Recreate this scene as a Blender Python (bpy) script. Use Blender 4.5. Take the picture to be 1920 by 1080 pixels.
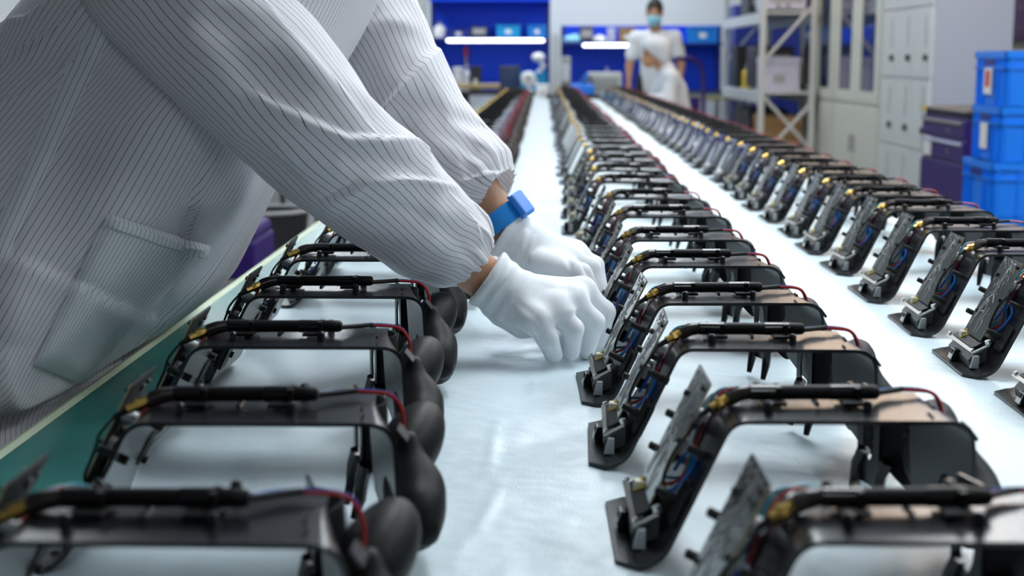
import bpy, bmesh, math, random
import numpy as np
from mathutils import Vector, Matrix
from mathutils.bvhtree import BVHTree
random.seed(7); RNG = np.random.RandomState(7)
for o in list(bpy.data.objects): bpy.data.objects.remove(o)
SC = bpy.context.scene
COL = SC.collection
# ------------------------------------------------------------------ camera
F = 2700.0; HCAM = 0.38; TZ = 0.75            # focal length in pixels, eye above table, table height
PITCH = math.atan(429 / F); YAW = math.atan(60 * math.cos(PITCH) / F)
CAMLOC = Vector((0, 0, TZ + HCAM))
cam_d = bpy.data.cameras.new('camera'); cam = bpy.data.objects.new('camera', cam_d); COL.objects.link(cam)
cam.location = CAMLOC; cam.rotation_euler = (math.pi / 2 - PITCH, 0, YAW)
cam_d.sensor_width = 36; cam_d.lens = 36 * F / 1920; cam_d.clip_start = .02; cam_d.clip_end = 100
cam_d.dof.use_dof = True; cam_d.dof.focus_distance = 1.72; cam_d.dof.aperture_fstop = 6.0
SC.camera = cam
RM = cam.rotation_euler.to_matrix()
def P(px, py, d):
    """world point seen at pixel (px,py) standing d metres down the room (world Y)"""
    v = RM @ Vector(((px - 960) / F, (540 - py) / F, -1)); v = v * (d / v.y)
    return CAMLOC + v
# ------------------------------------------------------------------ world, exposure
w = bpy.data.worlds.new('world'); SC.world = w; w.use_nodes = True
w.node_tree.nodes['Background'].inputs[0].default_value = (.62, .72, .85, 1)
w.node_tree.nodes['Background'].inputs[1].default_value = .3
SC.view_settings.view_transform = 'Standard'; SC.view_settings.look = 'None'
SC.view_settings.gamma = 1; SC.view_settings.use_curve_mapping = False
SC.view_settings.exposure = 0.28
# ceiling lamps: (x, y, warm?, strength)
LAMPS = []
for yy in (2.5, 4.8, 7.2, 9.6, 12.0, 14.4): LAMPS.append((.55, yy, 0, 1.0 if yy < 6 else .5))
for yy in (1.9, 4.2, 6.5): LAMPS.append((2.2, yy, 0, 1.0))
for yy in (8.2, 10.4, 12.6): LAMPS.append((2.3, yy, 1, 1.0))  # unseen warm lamps, added for the peach reflections on the bands
for yy in (5.0, 9.5, 13.0, 15.9): LAMPS.append((-2.2, yy, 0, 1.0))
LAMPS += [(-.4, 16.4, 0, 1.0), (1.3, 16.4, 0, 1.0)]  # unseen pair added to brighten the back wall
LAMPS.append((.6, -1.2, 0, .3))
LAMP_POWER = 13.5
# ------------------------------------------------------------------ materials
MATS = {}
def mat(name, col, rough=.5, metal=0, bump=0, bscale=200, var=0, vscale=6, spec=.5, emit=None, trans=0, coat=0):
    if name in MATS: return MATS[name]
    m = bpy.data.materials.new(name); m.use_nodes = True; nt = m.node_tree
    b = nt.nodes['Principled BSDF']; b.inputs['Base Color'].default_value = (*col, 1)
    b.inputs['Roughness'].default_value = rough; b.inputs['Metallic'].default_value = metal
    b.inputs['Specular IOR Level'].default_value = spec
    if trans: b.inputs['Transmission Weight'].default_value = trans
    if coat: b.inputs['Coat Weight'].default_value = coat
    if emit: b.inputs['Emission Color'].default_value = (*emit[0], 1); b.inputs['Emission Strength'].default_value = emit[1]
    tc = nt.nodes.new('ShaderNodeTexCoord')
    if var:
        n = nt.nodes.new('ShaderNodeTexNoise'); n.inputs['Scale'].default_value = vscale; n.inputs['Detail'].default_value = 4
        nt.links.new(tc.outputs['Object'], n.inputs['Vector'])
        mx = nt.nodes.new('ShaderNodeMix'); mx.data_type = 'RGBA'
        mx.inputs[6].default_value = (*[c * (1 - var) for c in col], 1); mx.inputs[7].default_value = (*[min(1, c * (1 + var)) for c in col], 1)
        nt.links.new(n.outputs['Fac'], mx.inputs[0]); nt.links.new(mx.outputs[2], b.inputs['Base Color'])
    if bump:
        n = nt.nodes.new('ShaderNodeTexNoise'); n.inputs['Scale'].default_value = bscale; n.inputs['Detail'].default_value = 3
        nt.links.new(tc.outputs['Object'], n.inputs['Vector'])
        bp = nt.nodes.new('ShaderNodeBump'); bp.inputs['Strength'].default_value = bump; bp.inputs['Distance'].default_value = .002
        nt.links.new(n.outputs['Fac'], bp.inputs['Height']); nt.links.new(bp.outputs[0], b.inputs['Normal'])
    MATS[name] = m; return m
mat('black_frame', (.013, .014, .017), .23, bump=.04, bscale=900, spec=.42)
mat('black_matte', (.007, .007, .008), .48, bump=.08, bscale=1200, spec=.17)
mat('black_gloss', (.008, .008, .009), .16)
mat('black_rubber', (.008, .008, .009), .55, spec=.3)
mat('collar_brown', (.02, .014, .012), .3)
mat('gold', (.62, .41, .11), .32, 1)
mat('steel', (.36, .35, .31), .32, 1)
mat('board_mask', (.014, .016, .015), .15, bump=.04, bscale=260, spec=.7, coat=.4)
mat('board_edge', (.42, .38, .24), .6)
mat('silk_print', (.6, .6, .58), .5)
mat('solder', (.6, .6, .6), .3, .8)
mat('cap_white', (.8, .82, .83), .35)
mat('cream_plug', (.62, .58, .44), .5)
mat('chip_dark', (.03, .03, .028), .4)
mat('chip_matte', (.016, .017, .016), .6, spec=.25, bump=.4, bscale=300)
mat('wire_red', (.45, .015, .015), .35)
mat('wire_blue', (.01, .16, .6), .35)
mat('wire_cyan', (.02, .35, .5), .35)
mat('wire_yellow', (.7, .5, .04), .35)
mat('block_grey', (.07, .075, .08), .4)
mat('sticker_white', (.75, .75, .74), .5)
mat('teal_mat', (.0, .17, .15), .2, bump=.05, bscale=500, var=.06, vscale=3)
mat('cream_piping', (.55, .62, .45), .45)
mat('paint_grey', (.3, .32, .34), .6)
mat('paint_white', (.72, .77, .78), .6, var=.03, vscale=1.5)
mat('ceiling_white', (.45, .48, .52), .8)
mat('floor_grey', (.045, .047, .055), .45, var=.15, vscale=2)
mat('pale_grey', (.55, .6, .62), .5, var=.03)
mat('locker_grey', (.58, .63, .64), .45, var=.03)
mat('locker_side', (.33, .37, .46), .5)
mat('cabinet_cream', (.6, .63, .56), .45)
mat('rack_grey', (.5, .54, .55), .45)
mat('dark_gap', (.02, .02, .02), .7)
mat('blue_panel', (.0, .05, .7), .55, var=.05, spec=.3)
mat('blue_deep', (.003, .02, .22), .45)
mat('blue_bin', (.0, .2, .62), .4)
mat('crate_blue', (.0, .2, .85), .38, var=.08, vscale=5)
mat('cyan_bin', (.0, .3, .65), .4)
mat('purple', (.032, .01, .14), .4)
mat('tool_black', (.02, .02, .022), .5)
mat('wood', (.42, .33, .16), .6, var=.1, vscale=10)
mat('cardboard', (.3, .19, .08), .8, var=.08, vscale=10)
mat('white_plastic', (.75, .77, .78), .4)
mat('grey_plastic', (.32, .33, .34), .5)
mat('lavender', (.5, .52, .66), .5)
mat('red_plastic', (.6, .05, .03), .4)
mat('yellow_plastic', (.7, .5, .03), .4)
mat('cream_plastic', (.66, .62, .42), .5)
mat('glass_dark', (.012, .03, .09), .06, spec=.6)
mat('skin', (.46, .24, .14), .5, bump=.12, bscale=350, var=.06, vscale=60)
mat('hair_black', (.012, .01, .01), .55)
mat('mask_blue', (.25, .58, .75), .7)
mat('eye_dark', (.01, .01, .01), .2)
mat('shirt_white', (.74, .78, .83), .8, bump=.1, bscale=60)
mat('coat_shaded', (.56, .61, .68), .8, bump=.1, bscale=60)  # white coat and cap cloth with its shade mixed into the colour
mat('trousers_dark', (.02, .022, .03), .8)
mat('strap_blue', (.0, .24, .72), .55, bump=.2, bscale=900)
mat('strap_plastic', (.03, .22, .75), .3)
mat('lamp_body', (.7, .72, .73), .5)
mat('tube_light', (1, 1, 1), .5, emit=((.95, .98, 1), 4))
mat('lamp_cool', (1, 1, 1), .5, emit=((.9, .96, 1), LAMP_POWER))
mat('added_lamp_warm', (1, 1, 1), .5, emit=((1, .74, .54), LAMP_POWER * .7))
def glove_mat():
    m = mat('glove_cotton', (.82, .85, .88), .85, bump=.25, bscale=900); return m
glove_mat()
def sheet_mat():
    m = mat('foam_sheet', (.66, .78, .835), .34); nt = m.node_tree; b = nt.nodes['Principled BSDF']
    tc = nt.nodes.new('ShaderNodeTexCoord')
    n1 = nt.nodes.new('ShaderNodeTexNoise'); n1.inputs['Scale'].default_value = 420; n1.inputs['Detail'].default_value = 2
    n2 = nt.nodes.new('ShaderNodeTexNoise'); n2.inputs['Scale'].default_value = 7; n2.inputs['Detail'].default_value = 3
    for n in (n1, n2): nt.links.new(tc.outputs['Object'], n.inputs['Vector'])
    b1 = nt.nodes.new('ShaderNodeBump'); b1.inputs['Strength'].default_value = .35; b1.inputs['Distance'].default_value = .0012
    b2 = nt.nodes.new('ShaderNodeBump'); b2.inputs['Strength'].default_value = .55; b2.inputs['Distance'].default_value = .02
    nt.links.new(n2.outputs['Fac'], b2.inputs['Height']); nt.links.new(n1.outputs['Fac'], b1.inputs['Height'])
    nt.links.new(b2.outputs[0], b1.inputs['Normal']); nt.links.new(b1.outputs[0], b.inputs['Normal'])
    return m
sheet_mat()
def stripe_mat(name, c0):
    m = mat(name, c0, .62); nt = m.node_tree; b = nt.nodes['Principled BSDF']
    uv = nt.nodes.new('ShaderNodeUVMap'); sp = nt.nodes.new('ShaderNodeSeparateXYZ'); nt.links.new(uv.outputs[0], sp.inputs[0])
    mu = nt.nodes.new('ShaderNodeMath'); mu.operation = 'MULTIPLY'; mu.inputs[1].default_value = 1 / .0086; nt.links.new(sp.outputs[0], mu.inputs[0])
    fr = nt.nodes.new('ShaderNodeMath'); fr.operation = 'FRACT'; nt.links.new(mu.outputs[0], fr.inputs[0])
    lt = nt.nodes.new('ShaderNodeMath'); lt.operation = 'LESS_THAN'; lt.inputs[1].default_value = .085; nt.links.new(fr.outputs[0], lt.inputs[0])
    mx = nt.nodes.new('ShaderNodeMix'); mx.data_type = 'RGBA'; mx.inputs[6].default_value = (*c0, 1); mx.inputs[7].default_value = (.1, .11, .16, 1)
    nt.links.new(lt.outputs[0], mx.inputs[0]); nt.links.new(mx.outputs[2], b.inputs['Base Color'])
    b.inputs['Sheen Weight'].default_value = .15
    tr = nt.nodes.new('ShaderNodeBsdfTranslucent'); nt.links.new(mx.outputs[2], tr.inputs[0])
    ms = nt.nodes.new('ShaderNodeMixShader'); ms.inputs[0].default_value = .2
    out = nt.nodes['Material Output']; nt.links.new(b.outputs[0], ms.inputs[1]); nt.links.new(tr.outputs[0], ms.inputs[2]); nt.links.new(ms.outputs[0], out.inputs[0])
    return m
stripe_mat('striped_cloth', (.89, .88, .92)); stripe_mat('striped_double', (.92, .95, .97))
# ------------------------------------------------------------------ mesh builder
class MB:
    def __init__(s): s.v = []; s.f = []
    def add(s, vs, fs):
        n = len(s.v); s.v += [tuple(p) for p in vs]; s.f += [tuple(i + n for i in f) for f in fs]; return s
    def obox(s, o, a, b, c):
        """box: corner o and three edge vectors"""
        o, a, b, c = map(Vector, (o, a, b, c))
        vs = [o, o + a, o + a + b, o + b, o + c, o + a + c, o + a + b + c, o + b + c]
        fs = [(0, 3, 2, 1), (4, 5, 6, 7), (0, 1, 5, 4), (1, 2, 6, 5), (2, 3, 7, 6), (3, 0, 4, 7)]
        if a.cross(b).dot(c) < 0: fs = [f[::-1] for f in fs]
        return s.add(vs, fs)
    def box(s, x0, x1, y0, y1, z0, z1):
        return s.obox((x0, y0, z0), (x1 - x0, 0, 0), (0, y1 - y0, 0), (0, 0, z1 - z0))
    def rbox(s, x0, x1, y0, y1, z0, z1, b=.01, seg=2):
        bm = bmesh.new(); bmesh.ops.create_cube(bm, size=1)
        bmesh.ops.transform(bm, verts=bm.verts, matrix=Matrix.Translation(((x0 + x1) / 2, (y0 + y1) / 2, (z0 + z1) / 2)) @ Matrix.Diagonal((x1 - x0, y1 - y0, z1 - z0, 1)))
        b = min(b, .45 * min(x1 - x0, y1 - y0, z1 - z0))
        bmesh.ops.bevel(bm, geom=bm.edges[:], offset=b, segments=seg, affect='EDGES', profile=.5)
        bm.verts.ensure_lookup_table(); s.add([v.co[:] for v in bm.verts], [[v.index for v in f.verts] for f in bm.faces]); bm.free(); return s
    def prism(s, poly, axis, a0, a1):
        """extrude a 2-D polygon along axis 0/1/2"""
        n = len(poly)
        def pt(p, a):
            q = list(p); q.insert(axis, a); return q
        vs = [pt(p, a0) for p in poly] + [pt(p, a1) for p in poly]
        fs = [tuple(range(n))[::-1], tuple(range(n, 2 * n))] + [(i, (i + 1) % n, n + (i + 1) % n, n + i) for i in range(n)]
        return s.add(vs, fs)
    def tube(s, pts, r, n=8, cap=True):
        pts = [Vector(p) for p in pts]; m = len(pts); rs = r if isinstance(r, (list, tuple)) else [r] * m
        t0 = (pts[1] - pts[0]).normalized(); up = Vector((0, 0, 1)) if abs(t0.z) < .9 else Vector((1, 0, 0))
        nrm = t0.cross(up).normalized(); vs = []; fs = []
        for i, p in enumerate(pts):
            t = (pts[min(i + 1, m - 1)] - pts[max(i - 1, 0)]).normalized()
            nrm = (nrm - t * nrm.dot(t)).normalized(); bn = t.cross(nrm)
            for k in range(n):
                a = 2 * math.pi * k / n; vs.append(p + (nrm * math.cos(a) + bn * math.sin(a)) * rs[i])
        for i in range(m - 1):
            for k in range(n):
                k2 = (k + 1) % n; fs.append((i * n + k, i * n + k2, (i + 1) * n + k2, (i + 1) * n + k))
        if cap: fs += [tuple(range(n))[::-1], tuple(range((m - 1) * n, m * n))]
        return s.add(vs, fs)
    def cyl(s, a, b, r, n=12, r2=None): return s.tube([a, b], [r, r if r2 is None else r2], n)
    def ball(s, c, r, n=10, m=6):
        c = Vector(c); r = Vector(r) if not isinstance(r, (int, float)) else Vector((r, r, r))
        vs = [c + Vector((0, 0, -r.z))]
        for i in range(1, m):
            th = -math.pi / 2 + math.pi * i / m
            for k in range(n):
                a = 2 * math.pi * k / n; vs.append(c + Vector((r.x * math.cos(th) * math.cos(a), r.y * math.cos(th) * math.sin(a), r.z * math.sin(th))))
        vs.append(c + Vector((0, 0, r.z))); fs = []
        for k in range(n): fs.append((0, 1 + (k + 1) % n, 1 + k))
        for i in range(m - 2):
            for k in range(n): fs.append((1 + i * n + k, 1 + i * n + (k + 1) % n, 1 + (i + 1) * n + (k + 1) % n, 1 + (i + 1) * n + k))
        L = len(vs) - 1; o = 1 + (m - 2) * n
        for k in range(n): fs.append((o + k, o + (k + 1) % n, L))
        return s.add(vs, fs)
    def lathe(s, c, prof, n=16):
        """profile [(r,z)] turned about the vertical through c"""
        c = Vector(c); vs = []; fs = []; m = len(prof)
        for r, z in prof:
            for k in range(n): a = 2 * math.pi * k / n; vs.append(c + Vector((r * math.cos(a), r * math.sin(a), z)))
        for i in range(m - 1):
            for k in range(n): fs.append((i * n + k, i * n + (k + 1) % n, (i + 1) * n + (k + 1) % n, (i + 1) * n + k))
        fs += [tuple(range(n))[::-1], tuple(range((m - 1) * n, m * n))]
        return s.add(vs, fs)
    def mesh(s, name, m, smooth=False, angle=40):
        me = bpy.data.meshes.new(name); me.from_pydata([tuple(p) for p in s.v], [], s.f)
        me.materials.append(MATS[m]); finish(me, smooth, angle); return me
def finish(me, smooth, angle=40):
    me.update()
    if smooth:
        me.shade_smooth()
        if angle < 180:
            try: me.set_sharp_from_angle(angle=math.radians(angle))
            except Exception: pass
def link(name, data, parent=None, loc=None, rz=0):
    o = bpy.data.objects.new(name, data); COL.objects.link(o)
    if parent is not None: o.parent = parent
    if loc is not None: o.location = loc
    if rz: o.rotation_euler = (0, 0, rz)
    return o
def tag(o, label, cat, group=None):
    o['label'] = label; o['category'] = cat
    if group: o['group'] = group
    return o
def struct(o): o['kind'] = 'structure'; return o
def thing(name, label, cat, loc=(0, 0, 0), rz=0, group=None): return tag(link(name, None, None, loc, rz), label, cat, group)
def part(name, mb, m, parent, smooth=False): return link(name, mb.mesh(name, m, smooth), parent)
# ------------------------------------------------------------------ signed-distance surfaces
def A(p): return np.array(p[:3] if not isinstance(p, Vector) else p[:], dtype=np.float32)
def rcone(a, b, ra, rb):
    a = A(a); b = A(b); ba = b - a; L = float(ba @ ba)
    def f(X): 
        pa = X - a; h = np.clip((pa @ ba) / L, 0, 1); return np.linalg.norm(pa - h[..., None] * ba, axis=-1) - (ra + (rb - ra) * h)
    return f
def ellip(c, r, R=None):
    c = A(c); r = A(r)
    def f(X):
        q = X - c
        if R is not None: q = q @ np.array(R, dtype=np.float32)
        k0 = np.linalg.norm(q / r, axis=-1); k1 = np.linalg.norm(q / (r * r), axis=-1) + 1e-6
        return k0 * (k0 - 1) / k1
    return f
def smin(a, b, k):
    h = np.clip(.5 + .5 * (b - a) / k, 0, 1); return b + (a - b) * h - k * h * (1 - h)
def blend(fs, k):
    def f(X):
        d = fs[0](X)
        for g in fs[1:]: d = smin(d, g(X), k)
        return d
    return f
def chain(pts, rs, k=.004):
    return blend([rcone(pts[i], pts[i + 1], rs[i], rs[i + 1]) for i in range(len(pts) - 1)], k)
def net(f, lo, hi, h):
    """surface nets: (verts, quads) of f = 0"""
    ax = [np.arange(lo[i], hi[i] + h, h, dtype=np.float32) for i in range(3)]
    G = np.stack(np.meshgrid(*ax, indexing='ij'), -1); V = f(G); S = V < 0
    n = np.array(V.shape) - 1; cnt = np.zeros(n, np.int32); acc = np.zeros((*n, 3), np.float32)
    for axis in range(3):
        o1, o2 = [i for i in range(3) if i != axis]
        for a in (0, 1):
            for b in (0, 1):
                s0 = [slice(None)] * 3; s0[o1] = slice(a, a + n[o1]); s0[o2] = slice(b, b + n[o2])
                s1 = list(s0); s0[axis] = slice(0, n[axis]); s1[axis] = slice(1, n[axis] + 1)
                s0, s1 = tuple(s0), tuple(s1); cr = S[s0] != S[s1]
                den = V[s0] - V[s1]; t = np.where(cr, V[s0] / np.where(den == 0, 1, den), 0)[..., None]
                p = G[s0] + (G[s1] - G[s0]) * t; acc += np.where(cr[..., None], p, 0); cnt += cr
    idx = -np.ones(n, np.int64); act = cnt > 0; idx[act] = np.arange(act.sum()); verts = acc[act] / cnt[act][:, None]
    quads = []
    for axis in range(3):
        o1, o2 = (axis + 1) % 3, (axis + 2) % 3
        s0 = [slice(1, -1)] * 3; s0[axis] = slice(0, n[axis]); s1 = list(s0); s1[axis] = slice(1, n[axis] + 1)
        a_, b_ = S[tuple(s0)], S[tuple(s1)]
        for sel, flip in ((a_ & ~b_, False), (~a_ & b_, True)):
            I = np.argwhere(sel)
            if not len(I): continue
            I[:, o1] += 1; I[:, o2] += 1
            def c(d1, d2):
                J = I.copy(); J[:, o1] -= d1; J[:, o2] -= d2; return idx[J[:, 0], J[:, 1], J[:, 2]]
            q = np.stack([c(1, 1), c(0, 1), c(0, 0), c(1, 0)], 1); quads.append(q[:, ::-1] if flip else q)
    q = np.concatenate(quads); q = q[(q >= 0).all(1)]
    return verts, q
def sdf(f, lo, hi, h):
    v, q = net(f, lo, hi, h); b = MB(); b.v = [tuple(map(float, p)) for p in v]; b.f = [tuple(map(int, t)) for t in q]; return b
def bounds(pts, m):
    a = np.array([A(p) for p in pts]); return a.min(0) - m, a.max(0) + m
# ================================================================== THE ROOM
XL, XR, YN, YB, ZC = -4.2, 3.35, -3.5, 18.2, 3.05
part0 = lambda n, b, m: struct(link(n, b.mesh(n, m)))
part0('floor', MB().box(XL - .1, XR + .1, YN - .1, YB + .1, -.1, 0), 'floor_grey')
part0('ceiling', MB().box(XL - .1, XR + .1, YN - .1, YB + .1, ZC, ZC + .1), 'ceiling_white')
part0('wall_back', MB().box(XL - .1, XR + .1, YB, YB + .1, 0, ZC), 'paint_white')
part0('wall_front', MB().box(XL - .1, XR + .1, YN - .1, YN, 0, ZC), 'paint_grey')
part0('wall_left', MB().box(XL - .1, XL, YN, YB, 0, ZC), 'paint_white')
part0('wall_right', MB().box(XR, XR + .1, YN, YB, 0, ZC), 'paint_white')
for i, (x, y, wm, st) in enumerate(LAMPS):
    t = thing('ceiling_lamp', 'long %s white ceiling lamp above the room, number out of view' % ('warm' if wm else 'cool'), 'ceiling lamp', (x, y, ZC), 0, 'ceiling lamps')
    t['label'] = 'long warm white lamp added out of view over the lockers for peach reflections' if wm else 'long cool white ceiling lamp out of view over the work tables'
    if wm: t['group'] = 'added warm ceiling lamps'
    part('housing', MB().rbox(-.32, .32, -.72, .72, -.06, 0, .01), 'lamp_body', t)
    part('diffuser', MB().box(-.29 * st, .29 * st, -.69, .69, -.066, -.0602), 'added_lamp_warm' if wm else 'lamp_cool', t)
# ---- long work table
TX0, TX1, TY0, TY1 = -.53, .93, .33, 14.9
t = thing('work_table', 'long teal-topped work table running down the room', 'table', (0, 0, 0))
part('table_top', MB().box(TX0, TX1, TY0, TY1, TZ - .036, TZ - .004), 'teal_mat', t)
part('edge_piping', MB().tube([(TX0 - .004, TY0, TZ - .012), (TX0 - .004, 7, TZ - .012), (TX0 - .004, TY1, TZ - .012)], .011, 8), 'cream_piping', t, True)
part('edge_piping', MB().tube([(TX1 + .004, TY0, TZ - .012), (TX1 + .004, 7, TZ - .012), (TX1 + .004, TY1, TZ - .012)], .011, 8), 'cream_piping', t, True)
for yy in (.6, 4.2, 7.8, 11.2, 14.5):
    for xx in (-.42, .82): part('leg', MB().rbox(xx - .025, xx + .025, yy - .025, yy + .025, 0, TZ - .036, .004), 'rack_grey', t)
nx, ny = 300, 420; sx0, sx1 = -.412, .9
gy = TY0 + .01 + (TY1 - TY0 - .03) * (np.linspace(0, 1, ny + 1) ** 2.2); gx_ = np.linspace(sx0, sx1, nx + 1); GX, GY = np.meshgrid(gx_, gy)
GX[:, 0] += .006 * np.sin(gy * 5) + .004 * np.sin(gy * 13)
GZ = .0007 * np.sin(GX * 9 + 2 * np.sin(GY * 2.3)) * np.sin(GY * 7 + 3 * GX) + .0004 * np.sin(GX * 31 + GY * 11)
def on_table(px, py):
    v = P(px, py, 1) - CAMLOC; q = CAMLOC + v * (-HCAM / v.z); return q.x, q.y
CRS = [([(932, 785), (925, 840), (914, 890)], .003), ([(938, 905), (915, 960), (888, 1012)], .0025), ([(1001, 700), (1003, 745)], .002), ([(402, 606), (335, 700), (250, 868)], .004), ([(430, 612), (365, 715), (285, 830)], .003), ([(838, 722), (885, 712)], .002),
       ([(640, 806), (690, 792)], .002), ([(880, 600), (905, 640)], .0015), ([(800, 900), (830, 880)], .002), ([(1180, 960), (1230, 985)], .002), ([(990, 560), (1000, 590)], .002), ([(960, 240), (965, 300)], .003), ([(1000, 210), (1000, 240)], .003),
       ([(1460, 700), (1490, 690)], .002), ([(1640, 760), (1680, 740)], .002), ([(1020, 880), (1050, 900)], .0015), ([(860, 1040), (880, 1000)], .002)]
for pts, hgt in CRS:
    w_ = [on_table(*p) for p in pts]; best = np.full(GX.shape, 9.0); tt = np.zeros(GX.shape); n = len(w_) - 1
    for i in range(n):
        (x0, y0), (x1, y1) = w_[i], w_[i + 1]; dx, dy = x1 - x0, y1 - y0; q = np.clip(((GX - x0) * dx + (GY - y0) * dy) / (dx * dx + dy * dy), 0, 1)
        dd = np.hypot(GX - x0 - q * dx, GY - y0 - q * dy); m_ = dd < best; best = np.where(m_, dd, best); tt = np.where(m_, (i + q) / n, tt)
    GZ += .5 * hgt * np.exp(-(best / .006) ** 2) * (.3 + .7 * np.sin(tt * math.pi))
b = MB(); b.v = list(zip(GX.ravel().tolist(), GY.ravel().tolist(), (GZ + TZ).ravel().tolist()))
for j in range(ny):
    for i in range(nx): a = j * (nx + 1) + i; b.f.append((a, a + 1, a + nx + 2, a + nx + 1))
n0 = len(b.v); ring = [i for i in range(nx + 1)] + [j * (nx + 1) + nx for j in range(1, ny + 1)] + [ny * (nx + 1) + i for i in range(nx - 1, -1, -1)] + [j * (nx + 1) for j in range(ny - 1, 0, -1)]
for r in ring: x, y, z = b.v[r]; b.v.append((x, y, TZ - .0035))
for k in range(len(ring)): k2 = (k + 1) % len(ring); b.f.append((ring[k2], ring[k], n0 + k, n0 + k2))
o = link('foam_sheet', b.mesh('foam_sheet', 'foam_sheet', True)); tag(o, 'white foam sheet covering the long teal work table', 'foam sheet')
# ================================================================== THE BRACKETS
# local frame: x across the row (foot at 0), y away from the camera, z up from the sheet
def fillet(corners, n=7):
    out = []
    for i, c in enumerate(corners):
        p = Vector(c[:2])
        if i in (0, len(corners) - 1) or len(c) < 3: out.append(p); continue
        a = Vector(corners[i - 1][:2]) - p; d = Vector(corners[i + 1][:2]) - p; a.normalize(); d.normalize()
        ang = a.angle(d); tl = c[2] / math.tan(ang / 2); p0 = p + a * tl; p1 = p + d * tl
        for k in range(n + 1):
            u = k / n; out.append((1 - u) ** 2 * p0 + 2 * u * (1 - u) * p + u * u * p1)
    return out
BZ = .116
def sub(pts, n):
    out = []
    for i in range(len(pts) - 1):
        L = (pts[i + 1] - pts[i]).length; k = max(1, int(L / .012))
        for q in range(k): out.append(pts[i].lerp(pts[i + 1], q / k))
    out.append(pts[-1]); return out
PROF = sub(fillet([(0, .0025), (.0325, .0045, .028), (.086, BZ, .022), (.272, BZ, .022), (.276, .028)]), 1)
SKEW = .3
def frame_part():
    b = MB(); n = len(PROF); s = [0]
    for i in range(1, n): s.append(s[-1] + (PROF[i] - PROF[i - 1]).length)
    T = .0032; nv = 6
    for i, p in enumerate(PROF):
        tan = (PROF[min(i + 1, n - 1)] - PROF[max(i - 1, 0)]).normalized(); nm = Vector((-tan.y, tan.x))
        x = p.x; z = p.y
        y0 = 0.0; y1 = np.interp(x, [0, .03, .075, .1, .25, .272, .28], [.176, .172, .118, .096, .092, .084, .08])
        if s[i] < .016: q = 1 - s[i] / .016; y0 = .016 * (1 - math.sqrt(max(0, 1 - q * q))); y1 -= y0 * .8
        if s[i] > s[-1] - .02: q = 1 - (s[-1] - s[i]) / .02; y1 -= .03 * (1 - math.sqrt(max(0, 1 - q * q)))
        wgt = min(1, max(0, (x - .250) / .022))
        for side in (0, 1):
            for j in range(nv + 1):
                y = y0 + (y1 - y0) * j / nv
                off = nm * (T if side else 0)      # outer / inner skin
                b.v.append((x - off.x - SKEW * y * wgt + (off.x if not side else 0), y, z - off.y * side * 1.0))
    R = 2 * (nv + 1)
    for i in range(n - 1):
        for j in range(nv):
            a = i * R + j; c = (i + 1) * R + j
            b.f.append((a, a + 1, c + 1, c)[::-1]); o = nv + 1
            b.f.append((a + o, a + 1 + o, c + 1 + o, c + o))
        for j, fl in ((0, 0), (nv, 1)):
            a = i * R + j; c = (i + 1) * R + j; q = (a, c, c + nv + 1, a + nv + 1); b.f.append(q[::-1] if fl else q)
    for i, fl in ((0, 1), (n - 1, 0)):
        for j in range(nv):
            a = i * R + j; q = (a, a + 1, a + nv + 2, a + nv + 1); b.f.append(q[::-1] if fl else q)
    return b
AT = Vector((.44, 0, .898)).normalized(); AN = Vector((-AT.z, 0, AT.x)); AY = Vector((0, 1, 0))
AO = Vector((.030, .050, .036))                     # lower near corner of the circuit board
def arm(s, y, n): return Vector((AO.x, 0, AO.z)) + AT * s + AY * y + AN * n
def abox(s0, s1, y0, y1, n0, n1): return MB().obox(arm(s0, y0, n0), AT * (s1 - s0), AY * (y1 - y0), AN * (n1 - n0))
def rp(u, z, n=0):
    """right arm: u along the skewed wall, n outward"""
    c = 1 / math.sqrt(1 + SKEW * SKEW); return Vector((.272 - SKEW * u * c + n * c, u * c + n * SKEW * c, z))
def wire(pts, r=.0011, n=5):
    """smooth tube through points"""
    P_ = [Vector(p) for p in pts]; out = []
    for i in range(len(P_) - 1):
        p0 = P_[max(i - 1, 0)]; p1 = P_[i]; p2 = P_[i + 1]; p3 = P_[min(i + 2, len(P_) - 1)]
        for k in range(5):
            t = k / 5; out.append(.5 * ((2 * p1) + (p2 - p0) * t + (2 * p0 - 5 * p1 + 4 * p2 - p3) * t * t + (3 * p1 - p0 - 3 * p2 + p3) * t ** 3))
    out.append(P_[-1]); return MB().tube(out, r, n)
def rround(s0, s1, y0, y1, n0, n1, r):
    """rounded-rectangle slab on the arm"""
    poly = []
    for cx, cy, a0 in ((s1 - r, y1 - r, 0), (s0 + r, y1 - r, 90), (s0 + r, y0 + r, 180), (s1 - r, y0 + r, 270)):
        for k in range(5): a = math.radians(a0 + 22.5 * k); poly.append((cx + r * math.cos(a), cy + r * math.sin(a)))
    n = len(poly); b = MB()
    b.v = [tuple(arm(p[0], p[1], n0)) for p in poly] + [tuple(arm(p[0], p[1], n1)) for p in poly]
    b.f = [tuple(range(n)), tuple(range(n, 2 * n))[::-1]] + [(i, n + i, n + (i + 1) % n, (i + 1) % n) for i in range(n)]
    return b
# ---- part templates: (name, mesh builder, material, smooth, level, [sub-parts]); level 0 shows also far off
T_ = []
def tp(name, b, m, smooth=False, level=2, subs=(), label=None): T_.append((name, b, m, smooth, level, list(subs), label))
tp('frame', frame_part(), 'black_frame', True, 0)
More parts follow.
